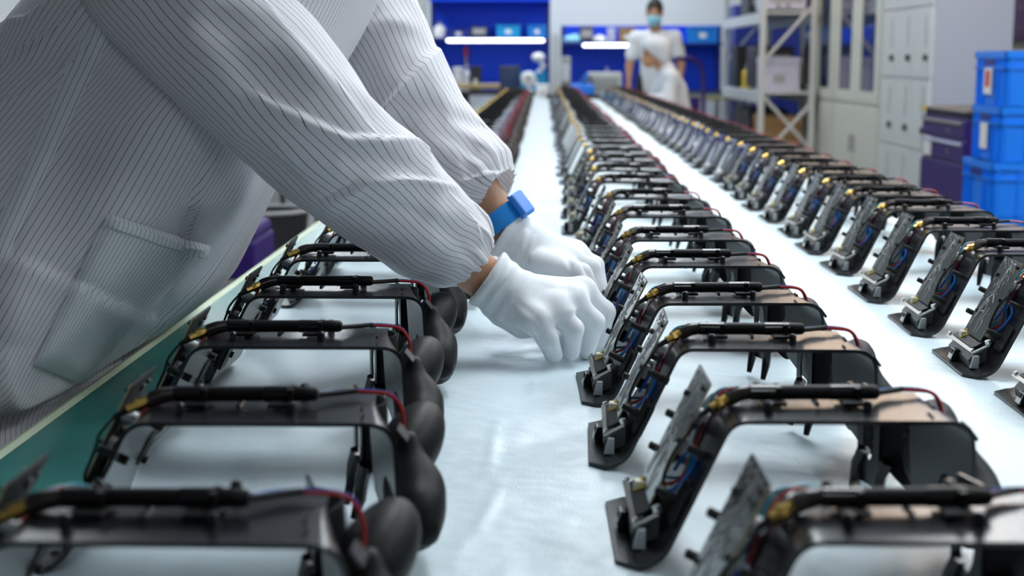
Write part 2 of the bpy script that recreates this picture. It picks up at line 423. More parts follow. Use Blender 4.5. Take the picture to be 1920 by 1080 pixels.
# circuit board on the slanted arm
BL = .107; BW = .07
tr = MB()
for pts in ([(.1, .03), (.058, .036), (.05, .026)], [(.1, .034), (.06, .041), (.012, .062)], [(.058, .036), (.05, .05), (.03, .058), (.008, .06)],
            [(.05, .05), (.046, .04), (.034, .036), (.02, .038), (.004, .034)], [(.034, .036), (.032, .05)], [(.04, .026), (.024, .03), (.02, .024), (.006, .026)]):
    for i in range(len(pts) - 1):
        tr.cyl(arm(pts[i][0], .05 + pts[i][1], .0018), arm(pts[i + 1][0], .05 + pts[i + 1][1], .0018), .0005, 4)
RL = random.Random(3)
pins = MB()
for k in range(46):
    s = RL.uniform(.03, .104); y = .05 + RL.uniform(.004, .066); pins.obox(arm(s, y, .0016), AT * RL.uniform(.0012, .004), AY * .0012, AN * .0008)
for k in range(18):
    s = RL.uniform(.088, .104); y = .05 + RL.uniform(.003, .066); pins.obox(arm(s, y, .0016), AT * .0025, AY * .0014, AN * .0009)
comp = MB()
for k in range(26):
    s = RL.uniform(.01, .1); y = .05 + RL.uniform(.003, .06); comp.obox(arm(s, y, 0), AT * RL.uniform(.002, .006), AY * RL.uniform(.002, .006), -AN * RL.uniform(.001, .003))
edge = abox(-.0002, BL + .0002, .0496, .0503, .0001, .0015)
holes = [('screw_head', MB().cyl(arm(s, y, .0016), arm(s, y, .004), .0026, 8), 'black_rubber', True, 2) for s, y in ((.1, .058), (.055, .056), (.03, .112), (.082, .112))]
tp('circuit_board', abox(0, BL, .05, .12, 0, .0016), 'board_mask', False, 1, [
    ('silk_line', tr, 'silk_print', False, 2), ('solder_joint', pins, 'solder', False, 2), ('component', comp, 'chip_dark', False, 2), ('component_side', abox(.0003, BL - .0003, .0503, .1197, -.0006, -.0001), 'chip_matte', False, 2), ('bare_edge', edge, 'board_edge', False, 2),
    ('capacitor', MB().cyl(arm(.08, .062, 0), arm(.08, .062, -.012), .0048, 12), 'cap_white', True, 2),
    ('capacitor', MB().cyl(arm(.074, .076, 0), arm(.074, .076, -.012), .0048, 12), 'cap_white', True, 2),
    ('chip', abox(.045, .058, .056, .068, -.006, 0), 'grey_plastic', False, 2),
    ('chip', abox(.02, .036, .085, .1, -.003, 0), 'chip_dark', False, 2),
    ('socket', abox(.008, .016, .055, .07, -.007, 0), 'cream_plug', False, 2)] + holes)
for s, y, top in ((.016, .036, .004), (.058, .03, -.002), (.024, .14, .004), (.056, .138, .004)):
    tp('standoff', MB().tube([arm(s, y, -.024), arm(s, y, top), arm(s, y, top + .001)], [.0038, .0034, .0026], 10), 'black_rubber', True, 2)
tp('arm_pad', rround(.0, .034, .008, .04, -.021, -.013, .006), 'black_matte', True, 2)
tp('arm_pad', rround(.02, .05, .125, .152, -.02, -.012, .007), 'black_matte', True, 2)
# wiring between board and arm
tp('wire', wire([arm(.012, .06, -.004), arm(.02, .045, -.010), arm(.045, .04, -.014), arm(.055, .055, -.010), arm(.03, .065, -.008)], .0015), 'wire_blue', True, 2)
tp('wire', wire([arm(.014, .066, -.004), arm(.03, .048, -.012), arm(.05, .066, -.014), arm(.09, .072, -.013), (.094, .076, BZ + .006), (.105, .08, BZ + .005)], .0014), 'wire_red', True, 2)
tp('wire', wire([arm(.02, .07, -.004), arm(.034, .05, -.014), arm(.06, .075, -.013), arm(.095, .082, -.013), (.1, .084, BZ + .006), (.112, .085, BZ + .005)], .0014), 'wire_cyan', True, 2)
tp('wire', wire([arm(.004, .1, -.003), arm(-.01, .105, .006), (.03, .11, .04), (.026, .112, .028)], .0012), 'wire_yellow', True, 2)
# foot: sensor housing, plate, plug
tp('sensor_housing', MB().prism([(.016, .004), (.036, .012), (.036, .03), (.024, .026), (.014, .014)], 1, .042, .136), 'block_grey', False, 1)
tp('sensor_plate', MB().obox((.0145, .03, .024), (.004, 0, .0025), (0, .118, 0), (-.0009, 0, .0014)), 'steel', False, 1, [
    ('lug', MB().obox((.0145, .028, .024), (.02, -.003, .011), (0, .0022, 0), (-.001, 0, .0018)), 'steel', False, 2),
    ('screw_head', MB().cyl((.034, .03, .036), (.0325, .03, .041), .0036, 8), 'solder', True, 2),
    ('screw_head', MB().cyl((.017, .036, .026), (.0158, .036, .029), .0026, 8), 'solder', True, 2),
    ('screw_head', MB().cyl((.018, .144, .027), (.017, .144, .030), .0026, 8), 'solder', True, 2)])
tp('housing_cover', MB().obox((.019, .044, .027), (.02, 0, .010), (0, .088, 0), (-.001, 0, .002)), 'black_matte', False, 2)
tp('lit_end', MB().prism([(.015, .005), (.025, .005), (.025, .020), (.019, .02)], 1, .034, .0415), 'pale_grey', False, 2)  # housing's lit end face, its brightness given as a paler colour
tp('plug', MB().rbox(.021, .031, .104, .117, .027, .038, .0015), 'cream_plug', False, 2)
tp('spacer_block', MB().rbox(.006, .016, .086, .1, .004, .018, .001), 'black_matte', False, 2, [('sticker', MB().obox((.0045, .085, .006), (.0045, 0, .0125), (0, .015, 0), (-.0006, 0, .0002)), 'sticker_white', False, 2)])
# antenna lying on the band
AY0 = .052; AZ = BZ + .009
rod = MB().tube([(.104, AY0, AZ), (.112, AY0, AZ), (.2, AY0 + .002, AZ), (.209, AY0 + .002, AZ), (.211, AY0 + .002, AZ)], [.0052, .0058, .0058, .0056, .004], 14)
elbow = MB().tube([(.106, AY0, AZ), (.098, AY0 - .002, AZ - .001), (.089, AY0 - .006, AZ - .004)], [.0058, .0062, .0058], 14)
knurl = MB()
for k in range(14):
    a = 2 * math.pi * k / 14; d0 = Vector((.098, AY0 - .0025, AZ - .0012)); d1 = Vector((.0895, AY0 - .0058, AZ - .0038))
    o_ = Vector((0, math.cos(a), math.sin(a))) * .0061; knurl.cyl(d0 + o_, d1 + o_, .0006, 4)
tp('antenna', rod, 'black_matte', True, 0, [
    ('collar', elbow, 'collar_brown', True, 2), ('knurling', knurl, 'collar_brown', False, 2),
    ('gloss_sleeve', MB().cyl((.108, AY0, AZ), (.132, AY0, AZ), .0062, 14), 'black_gloss', True, 2),
    ('gloss_sleeve', MB().cyl((.172, AY0 + .0015, AZ), (.196, AY0 + .002, AZ), .0062, 14), 'black_gloss', True, 2)])
gp = MB().cyl((.0895, AY0 - .0056, AZ - .0038), (.083, AY0 - .008, AZ - .0065), .0046, 8)
gp.cyl((.0845, AY0 - .0075, AZ - .006), (.081, AY0 - .0088, AZ - .0075), .0056, 6)
gp.cyl((.081, AY0 - .0088, AZ - .0075), (.075, AY0 - .011, AZ - .010), .0038, 8)
tp('gold_connector', gp, 'gold', False, 0)
tp('coax_cable', wire([(.077, AY0 - .010, AZ - .009), (.068, AY0 - .014, AZ - .014), (.058, AY0 - .022, AZ - .026), arm(.05, .046, .003), arm(.028, .047, .002), arm(.02, .052, -.002)], .0013), 'black_rubber', True, 2,
   [('boot', MB().tube([(.078, AY0 - .010, AZ - .0088), (.066, AY0 - .0145, AZ - .0152)], [.0034, .002], 8), 'black_rubber', True, 2)])
for x in (.128, .19):
    c = MB().box(x, x + .004, AY0 - .0085, AY0 + .0085, BZ + .003, AZ + .0055); c.box(x - .012, x + .006, AY0 - .02, AY0 + .012, BZ + .0028, BZ + .0055)
    tp('antenna_clip', c, 'black_matte', False, 1)
for x, y in ((.118, .022), (.196, .026), (.118, .086), (.196, .088)):
    tp('boss', MB().tube([(x, y, BZ), (x, y, BZ + .008), (x, y, BZ + .0092)], [.0036, .0034, .002], 10), 'black_frame', True, 2)
tp('rib', MB().box(.156, .159, .03, .05, BZ + .003, BZ + .006), 'black_frame', False, 2)
tp('rib', MB().box(.245, .247, .022, .036, BZ + .003, BZ + .0055), 'black_matte', False, 2)
tp('heat_shrink', MB().tube([(.208, .058, AZ - .002), (.222, .07, BZ + .006), (.236, .078, BZ + .006)], .0024, 8), 'black_rubber', True, 1)
tp('wire', wire([(.205, .058, AZ - .002), (.222, .075, BZ + .0055), (.245, .078, BZ + .0052), (.262, .079, BZ + .002), (.27, .079, BZ - .012), (.27, .08, BZ - .03)], .0016), 'wire_red', True, 1)
tp('wire', wire([(.205, .060, AZ - .002), (.222, .079, BZ + .0055), (.245, .082, BZ + .0055), (.263, .083, BZ + .001), (.27, .083, BZ - .014)], .0015), 'wire_blue', True, 1)
tp('corner_tab', MB().obox((.2705, .012, BZ - .010), (.007, 0, -.009), (0, .022, 0), (.0015, 0, .002)), 'black_frame', False, 2)
# right arm: recessed panel, slotted strip, hooks, outer grip shell and pad
pn = MB(); nu, nz = 8, 8
for side in (0, 1):
    for i in range(nu + 1):
        for j in range(nz + 1):
            u = .084 + .056 * i / nu; uu = (i / nu - .5) * 2; z0 = .03 + .022 * uu * uu; z = z0 + (BZ - .008 - z0) * j / nz
            bow = .014 * (1 - uu * uu); pn.v.append(tuple(rp(u, z, bow + .002 * side)))
M1 = (nu + 1) * (nz + 1)
for i in range(nu):
    for j in range(nz):
        a = i * (nz + 1) + j; q = (a, a + 1, a + nz + 2, a + nz + 1); pn.f.append(q); pn.f.append(tuple(M1 + k for k in q[::-1]))
for i in range(nu): a = i * (nz + 1); c = a + nz + 1; pn.f.append((a, c, c + M1, a + M1)); a += nz; c += nz; pn.f.append((c, a, a + M1, c + M1))
tp('recessed_panel', pn, 'black_matte', True, 0)
st = MB(); N = 20                                    # strip with an oval slot through it
for side in (0, 1):
    for k in range(N):
        a = 2 * math.pi * k / N; cu, cz = .154, .066
        ex, ez = .009 * math.cos(a), .022 * math.sin(a); mx_ = max(abs(math.cos(a)) / .018, abs(math.sin(a)) / .042)
        st.v.append(tuple(rp(cu + ex, cz + ez, .002 * side))); st.v.append(tuple(rp(cu + math.cos(a) / mx_, cz + math.sin(a) / mx_, .002 * side)))
for k in range(N):
    k2 = (k + 1) % N; q = (2 * k, 2 * k + 1, 2 * k2 + 1, 2 * k2); st.f.append(q); st.f.append(tuple(i + 2 * N for i in q[::-1]))
    st.f.append((2 * k2, 2 * k, 2 * k + 2 * N, 2 * k2 + 2 * N)); st.f.append((2 * k + 1, 2 * k2 + 1, 2 * k2 + 1 + 2 * N, 2 * k + 1 + 2 * N))
tp('slotted_strip', st, 'black_frame', False, 1)
for u, z in ((.166, .036), (.128, .035)):
    tp('hook', MB().tube([rp(u - .004, z + .016, .001), rp(u + .003, z + .002, -.001), rp(u + .003, z - .016, -.003), rp(u - .002, z - .031, -.009)], [.006, .0058, .005, .003], 8), 'black_frame', True, 1)
tp('screw_boss', MB().cyl(rp(.11, .075, .014), rp(.11, .075, .009), .004, 8), 'dark_gap', False, 2)
tp('screw_boss', MB().cyl(rp(.03, .075, .0), rp(.03, .075, -.001), .003, 8), 'dark_gap', False, 2)
tp('window_chip', MB().prism([(0, 0), (.012, .014), (-.002, .014)], 1, 0, .001), 'pale_grey', False, 9)
Rp = Matrix.Rotation(math.radians(22), 3, 'X') @ Matrix.Rotation(math.radians(-14), 3, 'Z') @ Matrix.Rotation(math.radians(16), 3, 'Y')
padf = ellip((.272, .112, .068), (.0235, .052, .029), Rp)
tp('side_pad', sdf(padf, (.22, .03, .02), (.33, .2, .14), .0042), 'black_matte', True, 0, [
    ('seam', wire([Vector((.272, .118, .076)) + Rp @ Vector((.0256 * math.cos(a) * .96 + .002, .058 * math.sin(a) * .8, .034 * math.cos(a * .6) * .55)) for a in (-1.1, -.7, -.3, .1, .5, .9)], .0008), 'grey_plastic', True, 9)])
shellf = blend([ellip((.283, .028, .046), (.021, .036, .024), Matrix.Rotation(math.radians(20), 3, 'Y')), rcone((.276, .05, .09), (.279, .04, .06), .008, .014), rcone((.279, .04, .06), (.27, .1, .055), .014, .016),
                rcone((.283, .02, .04), (.292, .0, .032), .013, .009), rcone((.276, .07, .03), (.282, .03, .024), .015, .015)], .018)
tp('grip_shell', sdf(shellf, (.24, -.02, .002), (.33, .15, .12), .004), 'black_matte', True, 0)
# ---- mesh data, shared by every copy
TEMPL = []
for name, b, m, sm, lv, subs, lab in T_:
    if lv > 3: continue
    TEMPL.append((name, b.mesh(name, m, sm), lv, [(n2, b2.mesh(n2, m2, s2), l2) for n2, b2, m2, s2, l2 in subs if l2 < 9]))
def far_mesh():
    me = bpy.data.meshes.new('bracket_far'); V = []; Fc = []; MI = []; slots = []
    for name, b, m, sm, lv, subs, lab in T_:
        if lv > 1: continue
        if m not in slots: slots.append(m)
        n0 = len(V); V += [tuple(p) for p in b.v]; Fc += [tuple(i + n0 for i in f) for f in b.f]; MI += [slots.index(m)] * len(b.f)
    me.from_pydata(V, [], Fc)
    for s in slots: me.materials.append(MATS[s])
    me.polygons.foreach_set('material_index', MI); finish(me, True); return me
FAR = far_mesh()
ORD_ = '''fifteenth sixteenth seventeenth eighteenth nineteenth twentieth'''.split()
ORD = ['nearest', 'second nearest', 'third nearest', 'fourth nearest', 'fifth nearest', 'sixth nearest', 'seventh nearest', 'eighth nearest', 'ninth nearest', 'tenth nearest', 'eleventh nearest', 'twelfth nearest', 'thirteenth nearest', 'fourteenth nearest'] + [w_ + ' nearest' for w_ in ORD_]
def row(rname, near, x0s, spacing, end, xtrend, wob, sx=1.0):
    ds = list(near)
    while ds[-1] + spacing < end: ds.append(ds[-1] + spacing * random.uniform(.97, 1.03))
    for i, d in enumerate(ds):
        x = x0s[i] if i < len(x0s) else xtrend(d) + wob * math.sin(i * 1.3)
        rz = math.radians(random.uniform(-1.6, 1.6))
        lab = 'black arched electronics bracket, %s the camera in the %s row' % (ORD[i] + ' to', rname) if i < len(ORD) else 'small black arched electronics bracket far down the %s row' % rname
        grp = 'brackets in the %s row' % rname if i < len(ORD) else 'far brackets of the %s row' % rname
        loc = (x, d, TZ + .0014)
        if d > 6.2: o = tag(link('electronics_bracket', FAR, None, loc, rz), lab, 'bracket', grp); o.scale.x = sx; continue
        lim = 2 if d < 4.2 else 1
        r = thing('electronics_bracket', lab, 'bracket', loc, rz, grp); r.scale.x = sx
        for name, me, lv, subs in TEMPL:
            if lv > lim: continue
            p = link(name, me, r)
            for n2, me2, l2 in subs:
                if l2 <= lim: link(n2, me2, p)
def near_x(px, py, d): return P(px, py, d).x - .272 * 1.06
row('left', [.758, 1.02, 1.305, 1.593, 1.886, 2.18], [near_x(655, 1005, .765), near_x(744, 790, 1.03), near_x(758, 640, 1.31), near_x(797, 555, 1.6), -.425], .285, 13.2, lambda d: -.415, .004, 1.06)
fb = [on_table(1138, 944), on_table(1095, 795), on_table(1085, 700)]
row('middle', [.766, 1.034, 1.305, 1.55, 1.836, 2.107, 2.426, 2.747, 3.12, 3.44, 3.77], [fb[0][0] + .004, fb[0][0], fb[1][0], fb[2][0], .045], .315, 13.6, lambda d: .045, .006, .965)
fc = [on_table(*q) for q in ((1853, 735), (1738, 657), (1657, 592), (1587, 538), (1537, 493), (1490, 458), (1455, 430), (1420, 405))]
row('right', [q[1] - .176 for q in fc], [q[0] for q in fc], .28, 13.6, lambda d: fc[-1][0], .005)
# ================================================================== THE WORKER
def loft(name, R, U, Vv, m, parent, thick=0, cap=False):
    """R: rows of closed rings (nrow, nring, 3); U, Vv: uv in metres"""
    nr, nk = R.shape[:2]; vs = R.reshape(-1, 3); fs = []; uvs = []
    for i in range(nr - 1):
        for k in range(nk):
            k2 = (k + 1) % nk; fs.append((i * nk + k, i * nk + k2, (i + 1) * nk + k2, (i + 1) * nk + k))
            ue = U[i, k2] if k2 else U[i, -1] * 2 - U[i, -2]; uf = U[i + 1, k2] if k2 else U[i + 1, -1] * 2 - U[i + 1, -2]
            uvs += [(U[i, k], Vv[i]), (ue, Vv[i]), (uf, Vv[i + 1]), (U[i + 1, k], Vv[i + 1])]
    me = bpy.data.meshes.new(name); me.from_pydata([tuple(map(float, p)) for p in vs], [], fs)
    uv = me.uv_layers.new(name='UVMap'); uv.data.foreach_set('uv', [float(c) for p in uvs for c in p])
    me.materials.append(MATS[m]); finish(me, True, 180); return link(name, me, parent)
def spline(keys, n):
    """Catmull-Rom through rows of numbers"""
    K = np.array(keys, dtype=float); m = len(K); out = []
    for q in np.linspace(0, m - 1, n):
        i = min(int(q), m - 2); t = q - i; p0, p1, p2, p3 = K[max(i - 1, 0)], K[i], K[i + 1], K[min(i + 2, m - 1)]
        out.append(.5 * ((2 * p1) + (p2 - p0) * t + (2 * p0 - 5 * p1 + 4 * p2 - p3) * t * t + (3 * p1 - p0 - 3 * p2 + p3) * t ** 3))
    return np.array(out)
def proj(X):
    v = (X - A(CAMLOC)) @ np.array(RM); return 960 + F * v[..., 0] / -v[..., 2], 540 - F * v[..., 1] / -v[..., 2]
def press(b, specs):
    """the same folds on a closed quad mesh"""
    V0 = np.array(b.v); Q = np.array(b.f)
    for sp in specs:
        n = np.cross(V0[Q[:, 2]] - V0[Q[:, 0]], V0[Q[:, 3]] - V0[Q[:, 1]]); N = np.zeros_like(V0)
        for k in range(4): np.add.at(N, Q[:, k], n)
        N /= np.linalg.norm(N, axis=1)[:, None] + 1e-9; V0 = crease(V0, [sp], N)
    b.v = [tuple(map(float, p)) for p in V0]; return b
def crease(R, specs, Nrm=None):
    """press folds into a ring grid R along lines drawn on its camera side"""
    for pts, amp, wd, kind in specs:
        if Nrm is None:
            dk = np.roll(R, -1, 1) - np.roll(R, 1, 1); di = np.gradient(R, axis=0); N = np.cross(di, dk); N /= np.linalg.norm(N, axis=-1)[..., None] + 1e-9
            C0 = R.mean(1, keepdims=True); N *= np.sign(((R - C0) * N).sum(-1))[..., None]
        else: N = Nrm
        V = R - A(CAMLOC); V /= np.linalg.norm(V, axis=-1)[..., None]; face = np.clip(-(N * V).sum(-1) * 2.5 + .15, 0, 1)
        px, py = proj(R); best = np.full(px.shape, 1e9); sd = np.zeros(px.shape); tt = np.zeros(px.shape); n = len(pts) - 1
        Lc = np.concatenate([[0], np.cumsum([math.dist(pts[i], pts[i + 1]) for i in range(n)])])
        for i in range(n):
            (x0, y0), (x1, y1) = pts[i], pts[i + 1]; dx, dy = x1 - x0, y1 - y0; L = math.hypot(dx, dy)
            q = np.clip(((px - x0) * dx + (py - y0) * dy) / L ** 2, 0, 1); ex, ey = px - x0 - q * dx, py - y0 - q * dy; dd = np.hypot(ex, ey)
            cr = (dx * ey - dy * ex) / L; m = dd < best; best = np.where(m, dd, best); sd = np.where(m, np.where(cr >= 0, dd, -dd), sd); tt = np.where(m, (Lc[i] + q * L) / Lc[-1], tt)
        tap = np.clip(np.sin(np.clip(tt, 0, 1) * math.pi), 0, 1) ** .6
        if kind == 'ridge': pr = np.exp(-(best / wd) ** 2)
        else: pr = np.where(sd > 0, np.exp(-np.abs(sd) / wd), np.exp(-(best / (wd * .1 + 1.5)) ** 2))     # 'step': proud on the right-hand side of the line, dropping to nothing on the other
        R = R + N * (amp * pr * tap * face)[..., None]
    return R
worker = thing('person', 'worker in a white pinstriped coat leaning over the left row with gloved hands', 'person', (-.75, 1.86, 0))
worker_inv = Matrix.Translation((.75, -1.86, 0))
def W(o): o.parent = worker; o.matrix_parent_inverse = worker_inv; return o
# --- coat body: z above table, front x, back x, centre depth, half width
keys = [(-.42, -.62, -1.08, 1.86, .43), (-.2, -.6, -1.06, 1.86, .43), (-.06, -.562, -1.02, 1.86, .43), (-.015, -.556, -1.0, 1.86, .43), (.002, -.548, -.99, 1.86, .43), (.012, -.515, -.98, 1.86, .428),
        (.064, -.452, -.95, 1.86, .41), (.134, -.402, -.9, 1.86, .375), (.215, -.352, -.85, 1.865, .33), (.3, -.298, -.8, 1.87, .285), (.39, -.24, -.72, 1.88, .245), (.47, -.205, -.65, 1.88, .23), (.54, -.2, -.58, 1.88, .2), (.6, -.24, -.5, 1.88, .13), (.63, -.29, -.45, 1.88, .07)]
S = spline(keys, 200); nk = 360; TH = np.linspace(0, 2 * math.pi, nk, endpoint=False)
R = np.zeros((len(S), nk, 3)); U = np.zeros((len(S), nk))
for i, (z, fx, bx, cy, hb) in enumerate(S):
    cx = (fx + bx) / 2; a = (fx - bx) / 2
    c, s = np.cos(TH), np.sin(TH); e = float(np.interp(z, [.0, .3], [.5, .8]))
    X = cx + a * np.sign(c) * np.abs(c) ** e; Y = cy + hb * np.sign(s) * np.abs(s) ** e
    # hanging folds, stronger towards the hem, and slanting drag creases near the shoulder
    low = np.clip((.34 - z) / .3, 0, 1) * np.clip((z - .02) / .06, .0, 1)
    f = .008 * low * np.sin(TH * 7 + z * 5 + .8) + .005 * low * np.sin(TH * 12 - z * 9)
    f *= .6
    ov = np.exp(-((Y - 2.02) / .3) ** 2); k_ = np.clip((.2 - z) / .18, 0, 1); X = np.where((X > -.6) & (z > -.03), X - .7 * (1 - ov) * k_ * np.clip(X + .56, 0, 1), X)
    f += 0 * np.exp(-((z - .33 - .1 * np.cos(TH * 1 + 2.4)) / .022) ** 2) * np.clip(-s, 0, 1) - .006 * np.exp(-((z - .29 - .1 * np.cos(TH + 2.4)) / .018) ** 2) * np.clip(-s, 0, 1)
    f += 0 * np.exp(-((z - .40 - .1 * np.cos(TH * 1 + 2.2)) / .014) ** 2) * np.clip(-s - .2, 0, 1)
    f += 0 * np.exp(-((z - .105 - .06 * np.cos(TH)) / .008) ** 2) * np.clip(-s, 0, 1)
    f *= np.clip((z + .03) / .04, 0, 1)
    nrm = np.stack([c, s], -1); R[i, :, 0] = X + f * nrm[:, 0]; R[i, :, 1] = Y + f * nrm[:, 1]; R[i, :, 2] = TZ + z + .02 * np.clip(z / .3, 0, 1) * c
ref = R[np.argmin(np.abs(S[:, 0] - .2))]; al = np.concatenate([[0], np.cumsum(np.linalg.norm(np.diff(ref, axis=0), axis=1))]); U[:] = al[None, :] * .93
R = crease(R, [([(-60, 150), (40, 100), (110, 62), (190, -10)], .012, 26, 'step'), ([(-60, 215), (60, 172), (150, 110), (215, 20)], .008, 20, 'step'), ([(-40, 60), (60, 34), (130, -20)], .010, 20, 'step'),
    ([(-40, 455), (60, 505), (140, 540), (290, 606), (380, 640)], .005, 40, 'step'), ([(420, 250), (374, 342), (342, 466), (292, 612)], -.010, 60, 'step'), ([(300, 130), (260, 300), (150, 520)], .010, 60, 'ridge'), ([(120, 300), (60, 470), (10, 640)], .008, 45, 'ridge'),
    ([(470, 300), (430, 430), (360, 560)], .009, 30, 'ridge'), ([(210, 120), (120, 330), (30, 560)], -.006, 40, 'ridge'), ([(250, 640), (120, 720), (20, 780)], .008, 30, 'ridge'), ([(330, 560), (260, 650), (200, 700)], -.006, 26, 'ridge')])
coat = W(loft('coat', R, U, S[:, 0], 'striped_cloth', None))
bvh = BVHTree.FromPolygons([tuple(v.co) for v in coat.data.vertices], [tuple(p.vertices) for p in coat.data.polygons])
def on_coat(px, py, off):
    d = (P(px, py, 3) - CAMLOC).normalized(); h = bvh.ray_cast(CAMLOC, d)
    if h[0] is None: return None
    n = h[1]; n = -n if n.dot(d) > 0 else n
    return h[0] + n * off
def patch(name, quad, off, nu=16, nv=16, th=.0012):
    """cloth patch sewn on the coat, its four corners given tl, tr, br, bl"""
    tl, tr_, br, bl = [Vector(q) for q in quad]; G = []
    for j in range(nv + 1):
        for i in range(nu + 1):
            u, v = i / nu, j / nv; q = tl.lerp(tr_, u).lerp(bl.lerp(br, u), v); edge = min(u, 1 - u, v, 1 - v) * 12
            G.append(on_coat(q.x, q.y, off * (.35 + .65 * min(1, edge)) if not (v < .02 and False) else off))
    b = MB(); ok = [g for g in G if g is not None]
    if len(ok) < len(G): G = [g if g is not None else ok[0] for g in G]
    b.v = [tuple(g) for g in G]
    for j in range(nv):
        for i in range(nu): a = j * (nu + 1) + i; b.f.append((a, a + nu + 1, a + nu + 2, a + 1))
    me = b.mesh(name, 'striped_double', True); uv = me.uv_layers.new(name='UVMap')
    Wm = (Vector(G[nu]) - Vector(G[0])).length
    for p in me.polygons:
        for li in p.loop_indices: vi = me.loops[li].vertex_index; uv.data[li].uv = ((vi % (nu + 1)) / nu * Wm + .002, (vi // (nu + 1)) / nv * .2)
    o = link(name, me, coat); return o
patch('pocket', [(202, 402), (392, 458), (152, 720), (62, 682)], .007, 30, 30)
patch('pocket_hem', [(202, 402), (392, 458), (385, 484), (190, 430)], .0105, 24, 4)
patch('placket', [(196, -30), (252, -30), (6, 500), (-28, 470)], .004, 4, 40)
# --- sleeves
def sleeve(name, pts, rs, stripe_r, fold, creases, n=90, nk=96, ph=0.0, cuff=.05, twist=0.0):
    K = [(*P(*p), r) for p, r in zip(pts, rs)]; S = spline(K, n); C = S[:, :3]; rr = S[:, 3]
    L = np.concatenate([[0], np.cumsum(np.linalg.norm(np.diff(C, axis=0), axis=1))]); tot = L[-1]
    T = np.gradient(C, axis=0); T /= np.linalg.norm(T, axis=1)[:, None]
    up = np.array([0, 0, 1.0]); R = np.zeros((n, nk, 3)); U = np.zeros((n, nk)); th = np.linspace(0, 2 * math.pi, nk, endpoint=False)
    for i in range(n):
        b1 = np.array([0, -1.0, 0]); b1 -= T[i] * (b1 @ T[i]); b1 /= np.linalg.norm(b1)   # towards the camera
        b2 = np.cross(T[i], b1); s = L[i]; e = tot - s
        r = np.full(nk, rr[i])
        g = np.clip(1 - e / cuff, 0, 1)                         # gathers at the cuff
        r *= 1 + g * (.045 * np.sin(th * 13 + 1.2 * np.sin(th * 3)) + .03 * np.sin(th * 22 + ph))
        r += fold(s / tot, th, s)
        r += .0012 * np.sin(th * 9 + s * 60 + ph) * np.sin(s * 23 + ph)
        R[i] = C[i] + np.cos(th)[:, None] * b1 * r[:, None] + np.sin(th)[:, None] * b2 * r[:, None]
        U[i] = th * stripe_r + s * twist
    R = crease(R, creases)
    o = loft(name, R, U, L, 'striped_cloth', coat); return o
def gs(x, m, w): return np.exp(-((x - m) / w) ** 2)
def wrap(a): return (a + math.pi) % (2 * math.pi) - math.pi
def fold_near(t, th, s):
    return .006 * gs(t, .50 + .16 * np.sin(th - .6), .055) * gs(wrap(th - 3), 0, 1.3) + .003 * gs(t, .86 + .05 * wrap(th - .5), .025)
CR_N = [([(470, 170), (571, 223), (649, 259), (711, 264), (773, 267), (825, 300)], .016, 42, 'step'), ([(600, 378), (640, 362), (690, 337), (752, 331), (804, 340), (860, 352)], .010, 30, 'step'),
        ([(430, -60), (493, 0), (597, 130), (711, 259), (760, 300)], .0035, 26, 'step'), ([(330, 60), (430, 190), (560, 300), (640, 395)], .010, 55, 'ridge'), ([(380, 20), (470, 120), (560, 200)], -.008, 50, 'ridge'),
        ([(520, 60), (600, 150), (680, 230)], .007, 30, 'ridge'), ([(640, 300), (720, 300), (800, 320)], -.007, 22, 'ridge'), ([(600, 400), (700, 420), (800, 450), (860, 500)], .006, 40, 'ridge'), ([(720, 460), (800, 490), (850, 520)], -.004, 14, 'ridge'),
        ([(840, 360), (890, 420), (905, 460)], .005, 20, 'step'), ([(700, 380), (780, 400), (850, 440), (890, 480)], -.004, 18, 'ridge'), ([(450, 260), (520, 320), (580, 370)], -.006, 18, 'ridge')]
pn_ = [(330, -190, 1.85), (285, -80, 1.70), (365, 30, 1.66), (485, 135, 1.645), (610, 268, 1.66), (720, 360, 1.71), (805, 430, 1.765), (860, 464, 1.79), (886, 482, 1.80)]
rn_ = [.03, .086, .088, .088, .076, .071, .064, .054, .040]
sleeve('sleeve', pn_, rn_, .078, fold_near, CR_N, 260, 220, .4, .06, -.05)
def fold_far(t, th, s): return .008 * gs(t, .93, .04) * gs(wrap(th - 1.7), 0, .8)
CR_F = [([(630, 395), (690, 270), (732, 197), (784, 130), (835, 80)], .022, 70, 'step'), ([(790, 120), (830, 180), (860, 240)], .006, 18, 'ridge'), ([(840, 220), (880, 225), (930, 240)], -.006, 16, 'ridge'), ([(700, 60), (690, 140), (660, 220)], -.007, 30, 'ridge'),
        ([(770, 250), (840, 290), (890, 350)], .007, 30, 'ridge'), ([(860, 340), (910, 325), (975, 330)], .009, 22, 'step'), ([(650, 60), (720, 40), (790, 50)], .005, 16, 'ridge'), ([(900, 270), (880, 300), (870, 340)], -.006, 20, 'ridge')]
pf_ = [(470, -200, 1.95), (590, -120, 2.05), (650, -25, 2.08), (703, 62, 2.08), (745, 152, 2.07), (800, 235, 2.06), (858, 298, 2.04), (908, 340, 2.02), (934, 358, 2.01)]
rf_ = [.03, .078, .078, .075, .071, .066, .063, .056, .036]
sleeve('sleeve', pf_, rf_, .07, fold_far, CR_F, 240, 200, 1.9, .05, .03)
